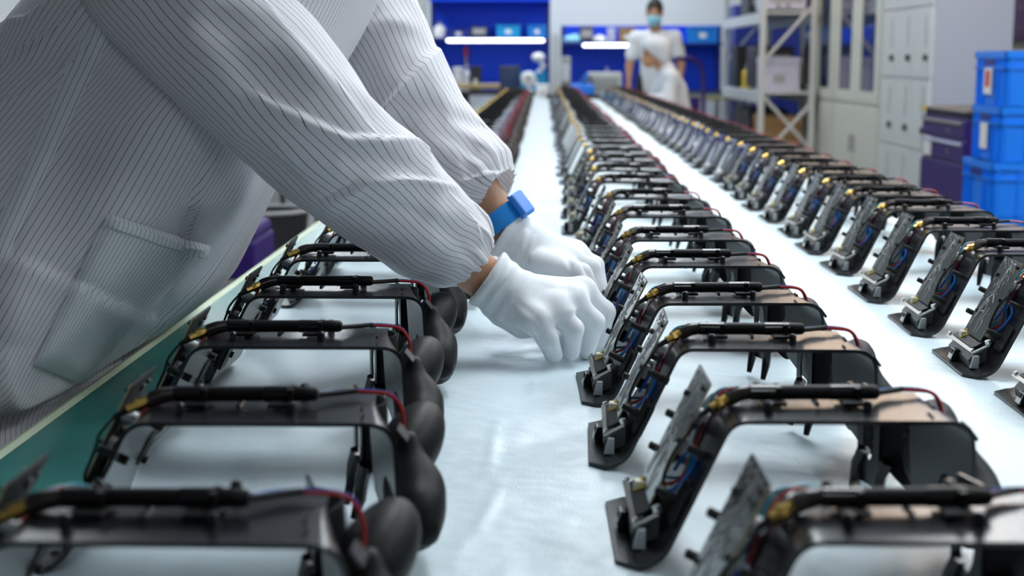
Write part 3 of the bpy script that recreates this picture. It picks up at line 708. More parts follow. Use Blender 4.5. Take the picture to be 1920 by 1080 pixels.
# --- hands: gloves
def glove(name, wrist, wr_r, mcps, fingers, thumb, palm_pts, folds, h=.0019):
    fs = []
    palm = [rcone(wrist[0], wrist[1], wr_r[0], wr_r[1])]
    for m in mcps: palm.append(rcone(wrist[1], m, wr_r[1] * .72, .0165))
    for i in range(len(mcps) - 1): palm.append(rcone(mcps[i], mcps[i + 1], .0155, .0155))
    for c, r in palm_pts: palm.append(lambda X, c=A(c), r=r: np.linalg.norm(X - c, axis=-1) - r)
    pf = blend(palm, .012)
    fg = [chain(f, [.0145, .0135, .0118, .0105][:len(f)], .005) for f in fingers] + [chain(thumb, [.018, .0145, .012][:len(thumb)], .006)]
    def F_(X):
        d = pf(X); fd = None
        for g in fg: v = g(X); fd = v if fd is None else smin(fd, v, .0022)
        d = smin(d, fd, .008)
        ax = A(wrist[1]) - A(wrist[0]); ax /= np.linalg.norm(ax); q = (X - A(wrist[0])) @ ax      # cuff folds, cut open at the wrist
        d = d - .0011 * np.sin(q * 330) * np.exp(-(q / .035) ** 2)
        return np.maximum(d, -q)
    allp = list(wrist) + [p for f in fingers for p in f] + list(thumb)
    lo, hi = bounds(allp, .055); b = press(sdf(F_, lo, hi, h), folds)
    o = link(name, b.mesh(name, 'glove_cotton', True, 180)); m = o.modifiers.new('smooth', 'SMOOTH'); m.factor = .5; m.iterations = 2
    return W(o)
ng_w = [P(911, 520, 1.797), P(952, 548, 1.797)]
ng_m = [P(1004, 600, 1.752), P(1040, 580, 1.774), P(1072, 562, 1.802), P(1092, 545, 1.837)]
ng_f = [[P(1004, 600, 1.752), P(1026, 634, 1.752), P(1038, 664, 1.767)],
        [P(1040, 580, 1.774), P(1074, 617, 1.772), P(1070, 659, 1.784)],
        [P(1072, 562, 1.802), P(1114, 604, 1.802), P(1099, 657, 1.810)],
        [P(1092, 545, 1.837), P(1134, 585, 1.837), P(1122, 645, 1.837)]]
ng_t = [P(965, 570, 1.852), P(1030, 620, 1.872), P(1095, 655, 1.852)]
glove('glove', ng_w, (.039, .034), ng_m, ng_f, ng_t, [(P(985, 590, 1.792), .03), (P(950, 570, 1.802), .03), (P(1010, 570, 1.812), .03)],
      [([(950, 470), (925, 520), (880, 568)], .0035, 7, 'ridge'), ([(972, 485), (945, 530), (905, 585)], .004, 9, 'step'), ([(1000, 500), (965, 545), (930, 600)], .0025, 8, 'ridge'), ([(880, 560), (940, 605), (985, 640), (1010, 668)], .003, 6, 'ridge'),
       ([(1000, 520), (1050, 545), (1085, 560)], .002, 10, 'ridge'), ([(960, 560), (1000, 590), (1020, 620)], -.002, 10, 'ridge'), ([(1030, 600), (1060, 585), (1100, 575)], .002, 9, 'ridge')])
fg_w = [P(942, 432, 2.0), P(985, 458, 2.0)]
fg_m = [P(1052, 500, 1.955), P(1068, 487, 1.985), P(1078, 478, 2.015), P(1078, 474, 2.045)]
fg_f = [[P(1052, 500, 1.955), P(1090, 512, 1.95), P(1112, 548, 1.95)], [P(1068, 487, 1.985), P(1108, 502, 1.98), P(1120, 545, 1.97)],
        [P(1078, 478, 2.015), P(1114, 498, 2.01), P(1124, 540, 2.0)], [P(1078, 474, 2.045), P(1108, 496, 2.04), P(1120, 530, 2.03)]]
fg_t = [P(1015, 492, 1.955), P(1070, 508, 1.93), P(1104, 552, 1.93)]
glove('glove', fg_w, (.037, .034), fg_m, fg_f, fg_t, [(P(1020, 480, 2.0), .032), (P(990, 470, 2.0), .034)], [([(990, 430), (975, 470), (965, 500)], .003, 7, 'ridge'), ([(1005, 440), (985, 490), (970, 520)], .003, 8, 'step'), ([(1060, 475), (1070, 500), (1066, 530)], -.003, 6, 'ridge')])
# --- body under the clothes: one mesh
hd = Vector((-.235, 1.88, TZ + .745)); nk_ = Vector((-.33, 1.88, TZ + .62)); ch = Vector((-.44, 1.88, TZ + .42)); wa = Vector((-.76, 1.86, TZ + .02)); pe = Vector((-.83, 1.86, TZ - .12))
sn = P(250, -90, 1.70); en = P(610, 268, 1.665); wn = P(902, 518, 1.80); sf_ = P(570, -160, 2.04); ef = P(760, 165, 2.07); wf = P(952, 436, 2.0)
fsb = [rcone(pe, wa, .14, .12), rcone(wa, ch, .12, .14), rcone(ch, nk_, .14, .06), rcone(nk_, hd, .055, .06), ellip(hd + Vector((.02, 0, .05)), (.095, .075, .115)), ellip(hd + Vector((.115, 0, .03)), (.018, .014, .02)),
       ellip(hd + Vector((.01, .078, .04)), (.02, .01, .03)), ellip(hd + Vector((.01, -.078, .04)), (.02, .01, .03)),
       rcone(ch + Vector((.03, 0, .1)), sn, .09, .06), rcone(sn, en, .055, .042), rcone(en, wn, .042, .029), rcone(ch + Vector((.03, 0, .1)), sf_, .09, .06), rcone(sf_, ef, .055, .042), rcone(ef, wf, .042, .0285)]
for yy in (-.09, .09):
    fsb += [rcone(pe + Vector((0, yy, 0)), Vector((-.78, 1.86 + yy * 1.2, .45)), .085, .06), rcone(Vector((-.78, 1.86 + yy * 1.2, .45)), Vector((-.82, 1.86 + yy * 1.3, .1)), .055, .045), rcone(Vector((-.82, 1.86 + yy * 1.3, .06)), Vector((-.66, 1.86 + yy * 1.3, .045)), .045, .04)]
bb = sdf(blend(fsb, .02), (-1.05, 1.5, -.01), (.02, 2.35, TZ + .98), .011)
W(link('body', bb.mesh('body', 'skin', True, 180)))
capf = ellip(hd + Vector((-.005, 0, .085)), (.125, .1, .115))
W(link('hood', sdf(lambda X: np.maximum(capf(X), -(X[..., 2] - (hd.z + .03)) - (hd.x + .05 - X[..., 0]) * 1.2), hd - Vector((.2, .2, .15)), hd + Vector((.2, .2, .25)), .01).mesh('hood', 'shirt_white', True)))
mkf = ellip(hd + Vector((.045, 0, .0)), (.09, .073, .055))
W(link('face_mask', sdf(lambda X: np.maximum(mkf(X), hd.x + .03 - X[..., 0]), hd - Vector((.2, .15, .12)), hd + Vector((.2, .15, .12)), .008).mesh('face_mask', 'mask_blue', True)))
# trousers
tf = blend([rcone(pe + Vector((0, yy, -.02)), Vector((-.79, 1.86 + yy * 1.25, .1)), .1, .085) for yy in (-.09, .09)], .02)
W(link('trousers', sdf(tf, (-1.0, 1.6, .0), (-.6, 2.12, TZ + .05), .015).mesh('trousers', 'blue_deep', True)))
# --- blue wrist strap on the far wrist
a0, a1 = P(930, 397, 2.003), P(951, 425, 2.0); ax = (a1 - a0).normalized(); mid = (a0 + a1) / 2 + Vector((0, 0, 0))
sb = MB(); n = 28; u1 = ax.cross(Vector((0, 1, 0))).normalized(); u2 = ax.cross(u1)
for ro in (.0335, .0365):
    for e in (-.0135, .0135):
        for k in range(n): a = 2 * math.pi * k / n; sb.v.append(tuple(mid + ax * e + (u1 * math.cos(a) + u2 * math.sin(a)) * ro))
for k in range(n):
    k2 = (k + 1) % n; sb.f += [(k, k2, n + k2, n + k), (2 * n + k, 3 * n + k, 3 * n + k2, 2 * n + k2), (k, 2 * n + k, 2 * n + k2, k2), (n + k, n + k2, 3 * n + k2, 3 * n + k)]
ws = W(link('wrist_strap', sb.mesh('wrist_strap', 'strap_blue', True)))
bq = P(975, 392, 1.985) - mid; bq -= ax * bq.dot(ax); bn = bq.normalized(); bt = ax.cross(bn)
bk = MB().obox(mid + bn * .036 - ax * .017 - bt * .014, ax * .034, bt * .028, bn * .011)
o = link('buckle', bk.mesh('buckle', 'strap_plastic'), ws); m = o.modifiers.new('bevel', 'BEVEL'); m.width = .003; m.segments = 2
bf = MB()
for e in (-.0165, .0165): bf.cyl(mid + bn * .0375 + ax * e - bt * .02, mid + bn * .0375 + ax * e + bt * .012, .0022, 8)
for e in (-.02, .004): bf.cyl(mid + bn * .039 - ax * .0165 + bt * e, mid + bn * .039 + ax * .0165 + bt * e, .0022, 8)
link('buckle_frame', bf.mesh('buckle_frame', 'strap_plastic', True), ws)
# ================================================================== BACKGROUND
def pz(py, d): return P(960, py, d).z
def pX(px, d, py=111): return P(px, py, d).x
def simple(name, b, m, label, cat, group=None, smooth=False): return tag(link(name, b.mesh(name, m, smooth)), label, cat, group)
# ---- two workbenches with blue back panels along the back wall
BY = 17.0                                            # panel plane of the benches
BT = TZ + .02
def bench(name, x0, x1, ptop, shelf_py, label, tube):
    t = thing(name, label, 'workbench', ((x0 + x1) / 2, BY, 0)); cx = (x0 + x1) / 2; L = lambda x: x - cx
    part('bench_top', MB().rbox(L(x0), L(x1), -.72, .1, BT - .04, BT, .006), 'tool_black', t)
    part('drawer_unit', MB().rbox(L(x0) + .05, L(x0) + .45, -.62, .05, .02, BT - .04, .005), 'tool_black', t)
    for xx in (x0 + .03, x1 - .03):
        for yy in (-.66, .04): part('leg', MB().box(L(xx) - .025, L(xx) + .025, yy - .025, yy + .025, 0, BT - .04), 'pale_grey', t)
    part('back_panel', MB().box(L(x0), L(x1), .06, .09, BT, pz(ptop, BY)), 'blue_panel', t)
    zs = pz(shelf_py, BY - .3)
    sh = part('shelf', MB().rbox(L(x0), L(x1), -.34, .06, zs - .025, zs, .004), 'blue_deep', t)
    for xx in (x0 + .02, x1 - .02): part('upright', MB().box(L(xx) - .02, L(xx) + .02, .02, .06, BT, pz(ptop, BY)), 'blue_deep', t)
    lx0, lx1 = L(pX(tube[0], BY - .4)), L(pX(tube[1], BY - .4)); zt = pz(tube[2], BY - .4)
    tl = thing('tube_lamp', 'white glowing tube lamp under the shelf of the %s blue bench' % tube[3], 'lamp', (cx, BY, 0))
    part('tube', MB().tube([(lx0, -.40, zt), (lx0 + .02, -.40, zt), (lx1 - .02, -.40, zt), (lx1, -.40, zt)], [.011, .0165, .0165, .011], 12), 'tube_light', tl, True)
    part('lamp_holder', MB().box(lx0 - .02, lx1 + .02, -.385, -.34, zt + .012, zs - .02), 'blue_deep', tl)
    return t, zs
xa0, xa1 = pX(808, BY), pX(1031, BY); xb0, xb1 = pX(1052, BY), pX(1352, BY)
b1, zs1 = bench('workbench', xa0, xa1, -60, 71, 'left workbench with a tall blue back panel and a lit shelf', (838, 1020, 76, 'left'))
part('top_rail', MB().box(xa0 - (xa0 + xa1) / 2, xa1 - (xa0 + xa1) / 2, -.3, .06, pz(4, BY), pz(-6, BY)), 'blue_panel', b1)
b2, zs2 = bench('workbench', xb0, xb1, 48, 80, 'right workbench with a low blue back panel behind the standing man', (1093, 1186, 85, 'right'))
# grey columns
for n_, px0, px1, py0 in (('column', 1034, 1049, 62), ('column', 776, 806, -300)):
    d = 16.1; top = min(pz(py0, d), ZC); simple(n_, MB().rbox(pX(px0, d), pX(px1, d), d - .08, d + .02, 0, top, .01), 'pale_grey', 'slim pale grey column between the two blue benches' if px0 > 1000 else 'broad pale grey column left of the blue benches', 'column')
def item(kind, px0, px1, py0, py1, d, m, label, cat, depth=.22, name=None, rest=None):
    """small thing seen between pixel columns px0-px1 and rows py0-py1"""
    x0, x1 = pX(px0, d), pX(px1, d); z1 = pz(py0, d); z0 = rest if rest is not None else pz(py1, d); w_ = x1 - x0; cx = (x0 + x1) / 2
    nm = name or cat.replace(' ', '_'); t = thing(nm, label, cat, (cx, d, z0)); h = max(z1 - z0, .03); hw = w_ / 2; dd = depth / 2
    if kind == 'bin':                                  # open bin with rim and label plate
        s = MB(); th = .012
        s.box(-hw, hw, -dd, dd, 0, th); s.box(-hw, hw, -dd, -dd + th, th, h * .92); s.box(-hw, hw, dd - th, dd, th, h); s.box(-hw, -hw + th, -dd + th, dd - th, th, h); s.box(hw - th, hw, -dd + th, dd - th, th, h)
        part('bin_body', s, m, t); part('rim', MB().box(-hw - .008, hw + .008, -dd - .01, -dd, h * .84, h * .92), m, t)
        part('label_card', MB().box(-hw * .25, hw * .25, -dd - .004, -dd - .001, h * .3, h * .6), 'sticker_white', t)
    elif kind == 'bottle':
        part('bottle_body', MB().lathe((0, 0, 0), [(hw * .9, 0), (hw, h * .04), (hw, h * .62), (hw * .8, h * .72), (hw * .35, h * .8), (hw * .35, h * .86)], 16), m, t, True)
        part('bottle_cap', MB().lathe((0, 0, h * .84), [(hw * .42, 0), (hw * .42, h * .13), (hw * .3, h * .16)], 12), 'white_plastic' if m != 'white_plastic' else 'grey_plastic', t, True)
    elif kind == 'box':
        part('box_body', MB().rbox(-hw, hw, -dd, dd, 0, h * .8, .008), m, t); part('lid', MB().rbox(-hw - .006, hw + .006, -dd - .006, dd + .006, h * .8, h, .006), m, t)
        part('label_card', MB().box(-hw * .4, hw * .2, -dd - .008, -dd - .0005, h * .25, h * .5), 'sticker_white' if m in ('tool_black', 'cardboard', 'blue_bin') else 'grey_plastic', t)
    elif kind == 'machine':
        part('case', MB().rbox(-hw, hw, -dd, dd, .02, h, .02), m, t); part('front_panel', MB().box(-hw * .8, hw * .8, -dd - .004, -dd, h * .3, h * .8), 'grey_plastic' if m != 'grey_plastic' else 'pale_grey', t)
        for xx in (-.7, .7):
            part('foot', MB().cyl((hw * xx, -dd * .7, 0), (hw * xx, -dd * .7, .02), .012, 8), 'tool_black', t); part('foot', MB().cyl((hw * xx, dd * .7, 0), (hw * xx, dd * .7, .02), .012, 8), 'tool_black', t)
        for xx in (-.4, .1): part('knob', MB().cyl((hw * xx, -dd - .004, h * .2), (hw * xx, -dd - .02, h * .2), .014, 10), 'tool_black', t, True)
    elif kind == 'cloth':
        f = blend([ellip((hw * a, dd * b_, h * .3), (hw * .5, dd * .8, h * .62 * c)) for a, b_, c in ((-.5, 0, .8), (.1, .2, 1), (.5, -.1, .65))], .03)
        part('cloth_heap', sdf(lambda X: np.maximum(f(X), -X[..., 2]), (-hw * 1.2, -dd * 1.2, -.02), (hw * 1.2, dd * 1.2, h * 1.3), .014), m, t, True)
    return t
d = BY - .14
for k, (kind, a, b_, c, m, lab, cat) in enumerate([
    ('bottle', 813, 836, 42, 'white_plastic', 'white plastic jug at the left end of the upper shelf', 'jug'),
    ('bin', 840, 882, 54, 'blue_deep', 'dark blue parts bin beside the white jug', 'bin'),
    ('machine', 884, 914, 50, 'tool_black', 'black instrument between the dark and light blue bins', 'instrument'),
    ('bin', 932, 975, 46, 'cyan_bin', 'light blue parts bin with a white card on the shelf', 'bin'),
    ('bin', 990, 1024, 46, 'blue_bin', 'mid blue parts bin at the right end of the shelf', 'bin')]):
    item(kind, a, b_, c, 71, d, m, lab, cat, rest=zs1)
for kind, a, b_, c, m, lab, cat in [
    ('cloth', 1056, 1098, 62, 'mask_blue', 'crumpled light blue bag on the right bench shelf', 'bag'),
    ('machine', 1086, 1112, 50, 'tool_black', 'black instrument beside the light blue bag', 'instrument'),
    ('cloth', 1108, 1138, 64, 'white_plastic', 'crumpled white bag on the right bench shelf', 'bag'),
    ('box', 1139, 1152, 52, 'lavender', 'small lavender box beside the brown carton', 'box'),
    ('box', 1160, 1188, 52, 'cardboard', 'brown cardboard carton beside the standing man', 'carton'),
    ('bin', 1288, 1342, 50, 'blue_bin', 'blue parts bin at the right end of the right bench', 'bin')]:
    item(kind, a, b_, c, 80, d, m, lab, cat, rest=zs2)
d = BY - .42
for kind, a, b_, c, m, lab, cat in [
    ('bottle', 868, 882, 122, 'white_plastic', 'white bottle on the left bench top', 'bottle'),
    ('box', 851, 866, 126, 'white_plastic', 'small white box beside the white bottle', 'box'),
    ('box', 884, 902, 124, 'tool_black', 'small black box right of the white bottle', 'box'),
    ('bin', 976, 1026, 134, 'cyan_bin', 'shallow light blue tray on the left bench', 'tray'),
    ('machine', 1052, 1070, 106, 'grey_plastic', 'dark grey upright machine beside the slim column', 'machine')]:
    item(kind, a, b_, c, 0, d, m, lab, cat, rest=BT)
# screwdriver hung on the left panel
t = thing('screwdriver', 'red and yellow screwdriver hanging on the left blue panel', 'screwdriver', (pX(874, BY), BY + .02, pz(108, BY)))
part('handle', MB().lathe((0, 0, .02), [(.02, 0), (.026, .03), (.022, .09), (.015, .1)], 10), 'red_plastic', t, True); part('shaft', MB().cyl((0, 0, -.1), (0, 0, .02), .009, 8), 'yellow_plastic', t); 
# magnifier lamp (white jointed) and fan on the left bench
dx = pX(1011, d); t = thing('desk_fan', 'white round desk fan beside the white jointed lamp', 'fan', (pX(991, d), d - .1, BT))
part('fan_base', MB().lathe((0, 0, 0), [(.07, 0), (.07, .015), (.02, .03), (.015, .1)], 14), 'white_plastic', t, True)
part('fan_head', MB().tube([(0, .04, .14), (0, -.02, .14), (0, -.04, .14)], [.06, .085, .07], 16), 'white_plastic', t, True); part('hub', MB().cyl((0, -.041, .14), (0, -.05, .14), .03, 12), 'grey_plastic', t)
t = thing('jointed_lamp', 'tall white jointed lamp at the right end of the left bench', 'desk lamp', (dx, d + .05, BT))
part('base', MB().lathe((0, 0, 0), [(.09, 0), (.09, .02), (.03, .035)], 16), 'white_plastic', t, True)
part('lower_arm', MB().tube([(0, 0, .02), (.03, 0, .14), (-.02, 0, .2)], .028, 10), 'white_plastic', t, True); part('upper_arm', MB().tube([(-.02, 0, .2), (.05, 0, .28), (0, -.02, .36)], .03, 10), 'white_plastic', t, True)
part('lamp_head', MB().ball((-.01, -.03, .38), (.075, .06, .055), 14, 8), 'white_plastic', t, True)
# things at the far end of the long table
def monitor(px0, px1, py0, d, lab):
    x0, x1 = pX(px0, d), pX(px1, d); t = thing('monitor', lab, 'monitor', ((x0 + x1) / 2, d, TZ + .0005)); hw = (x1 - x0) / 2; h = pz(py0, d) - TZ
    part('stand_base', MB().rbox(-.1, .1, -.07, .07, 0, .012, .005), 'tool_black', t); part('stand_neck', MB().box(-.02, .02, .01, .03, .012, h * .5), 'tool_black', t)
    part('screen_case', MB().rbox(-hw, hw, -.02, .01, h * .2, h, .008), 'tool_black', t); part('screen', MB().box(-hw * .92, hw * .92, -.0215, -.0202, h * .26, h * .94), 'glass_dark', t)
monitor(937, 976, 124, 14.2, 'black monitor on the far end of the long table')
def cyl_item(px, r, py0, d, m, lab, cat):
    return None
t = thing('tool_bag', 'bright blue tool bag with a raised flap at the table end', 'bag', (pX(1088, 14.4), 14.4, TZ + .0005))
part('bag_body', MB().rbox(-.09, .14, -.1, .1, 0, .14, .03), 'crate_blue', t); part('flap', MB().obox((-.02, -.09, .13), (.09, 0, .12), (0, .18, 0), (.02, 0, -.012)), 'crate_blue', t)
part('pouch', MB().rbox(-.2, -.08, -.11, .06, 0, .07, .02), 'crate_blue', t); part('bag_handle', MB().tube([(.0, 0, .13), (.02, 0, .2), (.1, 0, .2), (.12, 0, .13)], .01, 8), 'tool_black', t, True)
t = thing('black_tray', 'low black tray under the bright blue tool bag', 'tray', (pX(1075, 14.12), 14.12, TZ + .0005)); t.name = 'tray'
part('tray_floor', MB().box(-.26, .26, -.1, .1, 0, .01), 'tool_black', t)
for a in ((-.26, .26, -.1, -.09), (-.26, .26, .09, .1), (-.26, -.25, -.09, .09), (.25, .26, -.09, .09)): part('tray_wall', MB().box(*a, .01, .045), 'tool_black', t)
x = pX(1133, 14.5); t = thing('power_supply', 'pale grey bench power unit beside the bright blue bag', 'power unit', (x, 14.55, TZ + .0005))
part('case', MB().rbox(-.17, .17, -.12, .12, .012, .25, .012), 'pale_grey', t); part('vent_panel', MB().box(-.14, .14, -.124, -.12, .06, .2), 'grey_plastic', t)
for xx in (-.13, .13): part('foot', MB().cyl((xx, -.08, 0), (xx, -.08, .014), .015, 8), 'tool_black', t); part('foot', MB().cyl((xx, .08, 0), (xx, .08, .014), .015, 8), 'tool_black', t)
part('post', MB().cyl((.03, 0, .25), (.03, 0, .3), .012, 8), 'grey_plastic', t)
for k, (px, h) in enumerate(((1163, .24),)):
    t = thing('clear_tube', 'slim pale upright tube right of the bench power unit', 'tube', (pX(px, 14.5), 14.5, TZ + .0005))
    part('tube_foot', MB().lathe((0, 0, 0), [(.05, 0), (.05, .012), (.018, .02)], 12), 'white_plastic', t, True); part('tube_wall', MB().cyl((0, 0, .015), (0, 0, h), .017, 10), 'lavender', t, True)
item('box', 1006, 1029, 158, 0, 14.3, 'white_plastic', 'white carton on the far table end beside the monitor', 'carton', rest=TZ + .0005)
# wooden board on the stool left of the table, dark stool and chair
t = thing('plank_bench', 'pale wooden plank bench in front of the left blue bench', 'bench', (pX(900, 15.6), 15.6, 0))
zt = pz(157, 15.6); part('seat_board', MB().rbox(-.38, .3, -.16, .16, zt - .05, zt, .008), 'wood', t)
for xx in (-.3, .22):
    for yy in (-.12, .12): part('leg', MB().box(xx - .02, xx + .02, yy - .02, yy + .02, 0, zt - .05), 'tool_black', t)
def chair(x, y, rz, m, lab, hz=.46, back=1.0):
    t = thing('chair', lab, 'chair', (x, y, 0), rz)
    part('seat', MB().rbox(-.22, .22, -.22, .22, hz - .05, hz, .03), m, t); part('back_frame', MB().tube([(-.2, .2, hz - .03), (-.2, .24, back - .16), (-.16, .25, back - .05), (-.08, .25, back), (.08, .25, back), (.16, .25, back - .05), (.2, .24, back - .16), (.2, .2, hz - .03)], .022, 8), m, t, True)
    part('back_rest', MB().rbox(-.17, .17, .23, .26, hz + .14, hz + .3, .01), m, t)
    for xx in (-.19, .19):
        for yy in (-.19, .19): part('leg', MB().cyl((xx, yy, hz - .04), (xx * 1.1, yy * 1.1, 0), .016, 8), 'tool_black', t)
chair(pX(1304, 13.4), 13.4, math.radians(20), 'purple', 'dark purple tubular chair right of the seated worker', .48, 1.14)
chair(-1.62, 8.5, math.radians(70), 'tool_black', 'black chair beyond the worker in the left aisle', .46, .9)
# blurred stools with a blue cover in the left aisle
t = thing('stool', 'stool with a purple blue cover seen under the worker\'s sleeve', 'stool', (-1.3, 5.6, 0))
part('seat', MB().rbox(-.2, .2, -.2, .2, .44, .5, .03), 'purple', t); part('cover', MB().rbox(-.205, .205, -.205, .205, .3, .445, .01), 'purple', t)
for xx in (-.16, .16):
    for yy in (-.16, .16): part('leg', MB().cyl((xx, yy, .32), (xx, yy, 0), .016, 8), 'rack_grey', t)
t = thing('floor_bin', 'dark open floor bin in the left aisle behind the worker', 'bin', (-1.35, 7.0, 0))
part('bin_body', MB().lathe((0, 0, 0), [(.16, 0), (.2, .4), (.185, .4), (.15, .03)], 16), 'tool_black', t, True); part('rim', MB().tube([(.2 * math.cos(a * .393), .2 * math.sin(a * .393), .4) for a in range(17)], .012, 6), 'grey_plastic', t, True)
# teal side table behind the seated worker
t = thing('side_table', 'teal side table with a wooden edge right of the standing man', 'table', (pX(1335, 15.4), 15.75, 0))
part('table_top', MB().rbox(-.36, .45, -.3, .3, TZ - .05, TZ, .006), 'wood', t); part('mat', MB().box(-.34, .43, -.28, .28, TZ + .0002, TZ + .003), 'teal_mat', t)
for xx in (-.32, .41):
    for yy in (-.26, .26): part('leg', MB().box(xx - .02, xx + .02, yy - .02, yy + .02, 0, TZ - .05), 'rack_grey', t)
t = thing('teal_cutting_mat', 'teal mat lying at the far right end of the long table', 'mat', (.72, 14.1, TZ + .0003)); t.name = 'desk_mat'
part('mat_sheet', MB().box(-.19, .19, -.6, .6, 0, .003), 'teal_mat', t)
# ---- grey shelving rack
RX0, RX1, RY0, RY1 = 1.9, 2.34, 12.75, 15.3
t = thing('shelving_rack', 'pale grey metal shelving rack with crossed braces beside the cabinets', 'rack', ((RX0 + RX1) / 2, (RY0 + RY1) / 2, 0)); ox, oy = (RX0 + RX1) / 2, (RY0 + RY1) / 2
zlo, zhi = pz(172, 12.75), pz(22, 12.75)
SHELF = [.2, zlo, zhi, zhi + .75]
for xx in (RX0, RX1):
    for yy in (RY0, RY1): part('post', MB().box(xx - ox - .024, xx - ox + .024, yy - oy - .024, yy - oy + .024, 0, 2.25), 'rack_grey', t)
for zz in SHELF:
    part('shelf', MB().box(RX0 - ox - .02, RX1 - ox + .02, RY0 - oy, RY1 - oy, zz - .02, zz), 'rack_grey', t)
    for xx in (RX0, RX1): part('beam', MB().box(xx - ox - .026, xx - ox + .026, RY0 - oy + .03, RY1 - oy - .03, zz - .1, zz - .02), 'rack_grey', t)
for yy in (RY0, RY1):
    for z0_, z1_, fl in ((.25, .75, 0), (.8, 1.05, 9), (zlo + .25, zlo + .75, 0), (zlo - .5, zlo - .02, 1)):
        if fl == 9: continue
        a, c = (RX0, RX1) if not fl else (RX1, RX0)
        part('brace', MB().tube([(a - ox, yy - oy, z0_), (c - ox, yy - oy, z1_)], .016, 6), 'rack_grey', t)
for kind, x, y, w_, d_, h, s, m, lab, cat in [
    ('box', 2.1, 13.1, .34, .3, .3, 1, 'lavender', 'lavender storage box on the rack shelf', 'box'), ('machine', 2.12, 13.75, .36, .6, .4, 1, 'tool_black', 'black instrument on the rack shelf behind the lavender box', 'instrument'),
    ('bottle', 2.0, 14.3, .12, .1, .24, 1, 'yellow_plastic', 'orange yellow bottle with white cap on the rack', 'bottle'), ('box', 2.1, 14.8, .36, .4, .42, 1, 'tool_black', 'tall black carton at the far end of the rack', 'carton'),
    ('box', 2.12, 13.2, .36, .5, .42, 0, 'cardboard', 'brown carton on the lowest rack shelf', 'carton'), ('box', 2.12, 14.3, .36, 1.1, .45, 0, 'tool_black', 'black box on the lowest rack shelf', 'box'),
    ('machine', 2.12, 13.2, .36, .6, .3, 2, 'lavender', 'lavender machine on the top visible rack shelf', 'machine'), ('machine', 2.1, 14.2, .34, .6, .35, 2, 'tool_black', 'black machine on the top visible rack shelf', 'machine')]:
    z = SHELF[s] + .0005; py0 = 111 - (z + h - CAMLOC.z) * F / y
    tt = item(kind, 960, 960 + w_ * F / y, py0, 150, y, m, lab, cat, depth=d_, rest=z); tt.location = (x, y, z)
t = thing('steel_cupboard', 'dark blue steel cupboard behind the shelving rack', 'cupboard', (2.75, 17.2, 0))
part('body', MB().rbox(-.55, .55, -.25, .3, .06, 1.75, .01), 'blue_deep', t); part('plinth', MB().box(-.52, .52, -.22, .28, 0, .06), 'tool_black', t)
for s_ in (-1, 1):
    dr = part('door', MB().rbox(min(.005 * s_, .54 * s_), max(.005 * s_, .54 * s_), -.268, -.251, .09, 1.72, .005), 'blue_deep', t); part('handle', MB().box(.05 * s_ - .012, .05 * s_ + .012, -.29, -.268, .85, 1.0), 'grey_plastic', dr)
# ---- glass-door cabinets
def glass_cabinet(y0, y1, lab):
    X0 = 2.41; t = thing('glass_cabinet', lab, 'cabinet', (X0, (y0 + y1) / 2, 0)); L = (y1 - y0) / 2; Hc = 2.05; zg = .80
    part('body', MB().rbox(.02, .46, -L, L, .04, Hc, .008), 'cabinet_cream', t); part('plinth', MB().box(.04, .44, -L + .02, L - .02, 0, .04), 'tool_black', t)
    for s in (-1, 1):
        ya, yb = (-L + .01, -.006) if s < 0 else (.006, L - .01)
        dr = part('glass_door', MB().box(0, .019, ya, ya + .16, zg, Hc - .02).box(0, .019, yb - .16, yb, zg, Hc - .02).box(0, .019, ya + .16, yb - .16, zg, zg + .09).box(0, .019, ya + .16, yb - .16, Hc - .12, Hc - .02), 'cabinet_cream', t)
        part('pane', MB().box(.008, .013, ya + .16, yb - .16, zg + .09, Hc - .12), 'glass_dark', dr)
        d2 = part('lower_door', MB().rbox(0, .019, ya, yb, .07, zg - .03, .004), 'cabinet_cream', t); part('handle', MB().box(-.018, 0, -.02 + s * .06, .02 + s * .06, .42, .55), 'grey_plastic', d2)
glass_cabinet(10.52, 12.15, 'cream steel cabinet with glass doors next to the grey lockers')
glass_cabinet(12.2, 13.8, 'pale steel cabinet with glass doors next to the shelving rack')
# ---- lockers: four tiers of three doors
X0 = 2.4; t = thing('locker', 'pale grey steel locker block with rows of small doors', 'locker', (X0, 9.77, 0))
part('body', MB().box(.021, .49, -.67, .67, .08, 1.93), 'locker_grey', t); part('plinth', MB().box(.04, .47, -.65, .65, 0, .08), 'dark_gap', t)
part('end_panel', MB().box(.015, .495, -.676, -.67, .08, 1.93), 'locker_side', t)
for tier in range(4):
    for c in range(3):
        z0_ = .1 + .455 * tier; ya = -.66 + .445 * c
        dr = part('door', MB().rbox(0, .02, ya, ya + .435, z0_, z0_ + .445, .004), 'locker_grey', t)
        part('knob', MB().cyl((0, ya + .09, z0_ + .13), (-.022, ya + .09, z0_ + .13), .022, 10), 'tool_black' if tier < 3 else 'steel', dr, True)
        part('vent_slot', MB().box(-.001, .002, ya + .12, ya + .15, z0_ + .2, z0_ + .4), 'grey_plastic', dr)
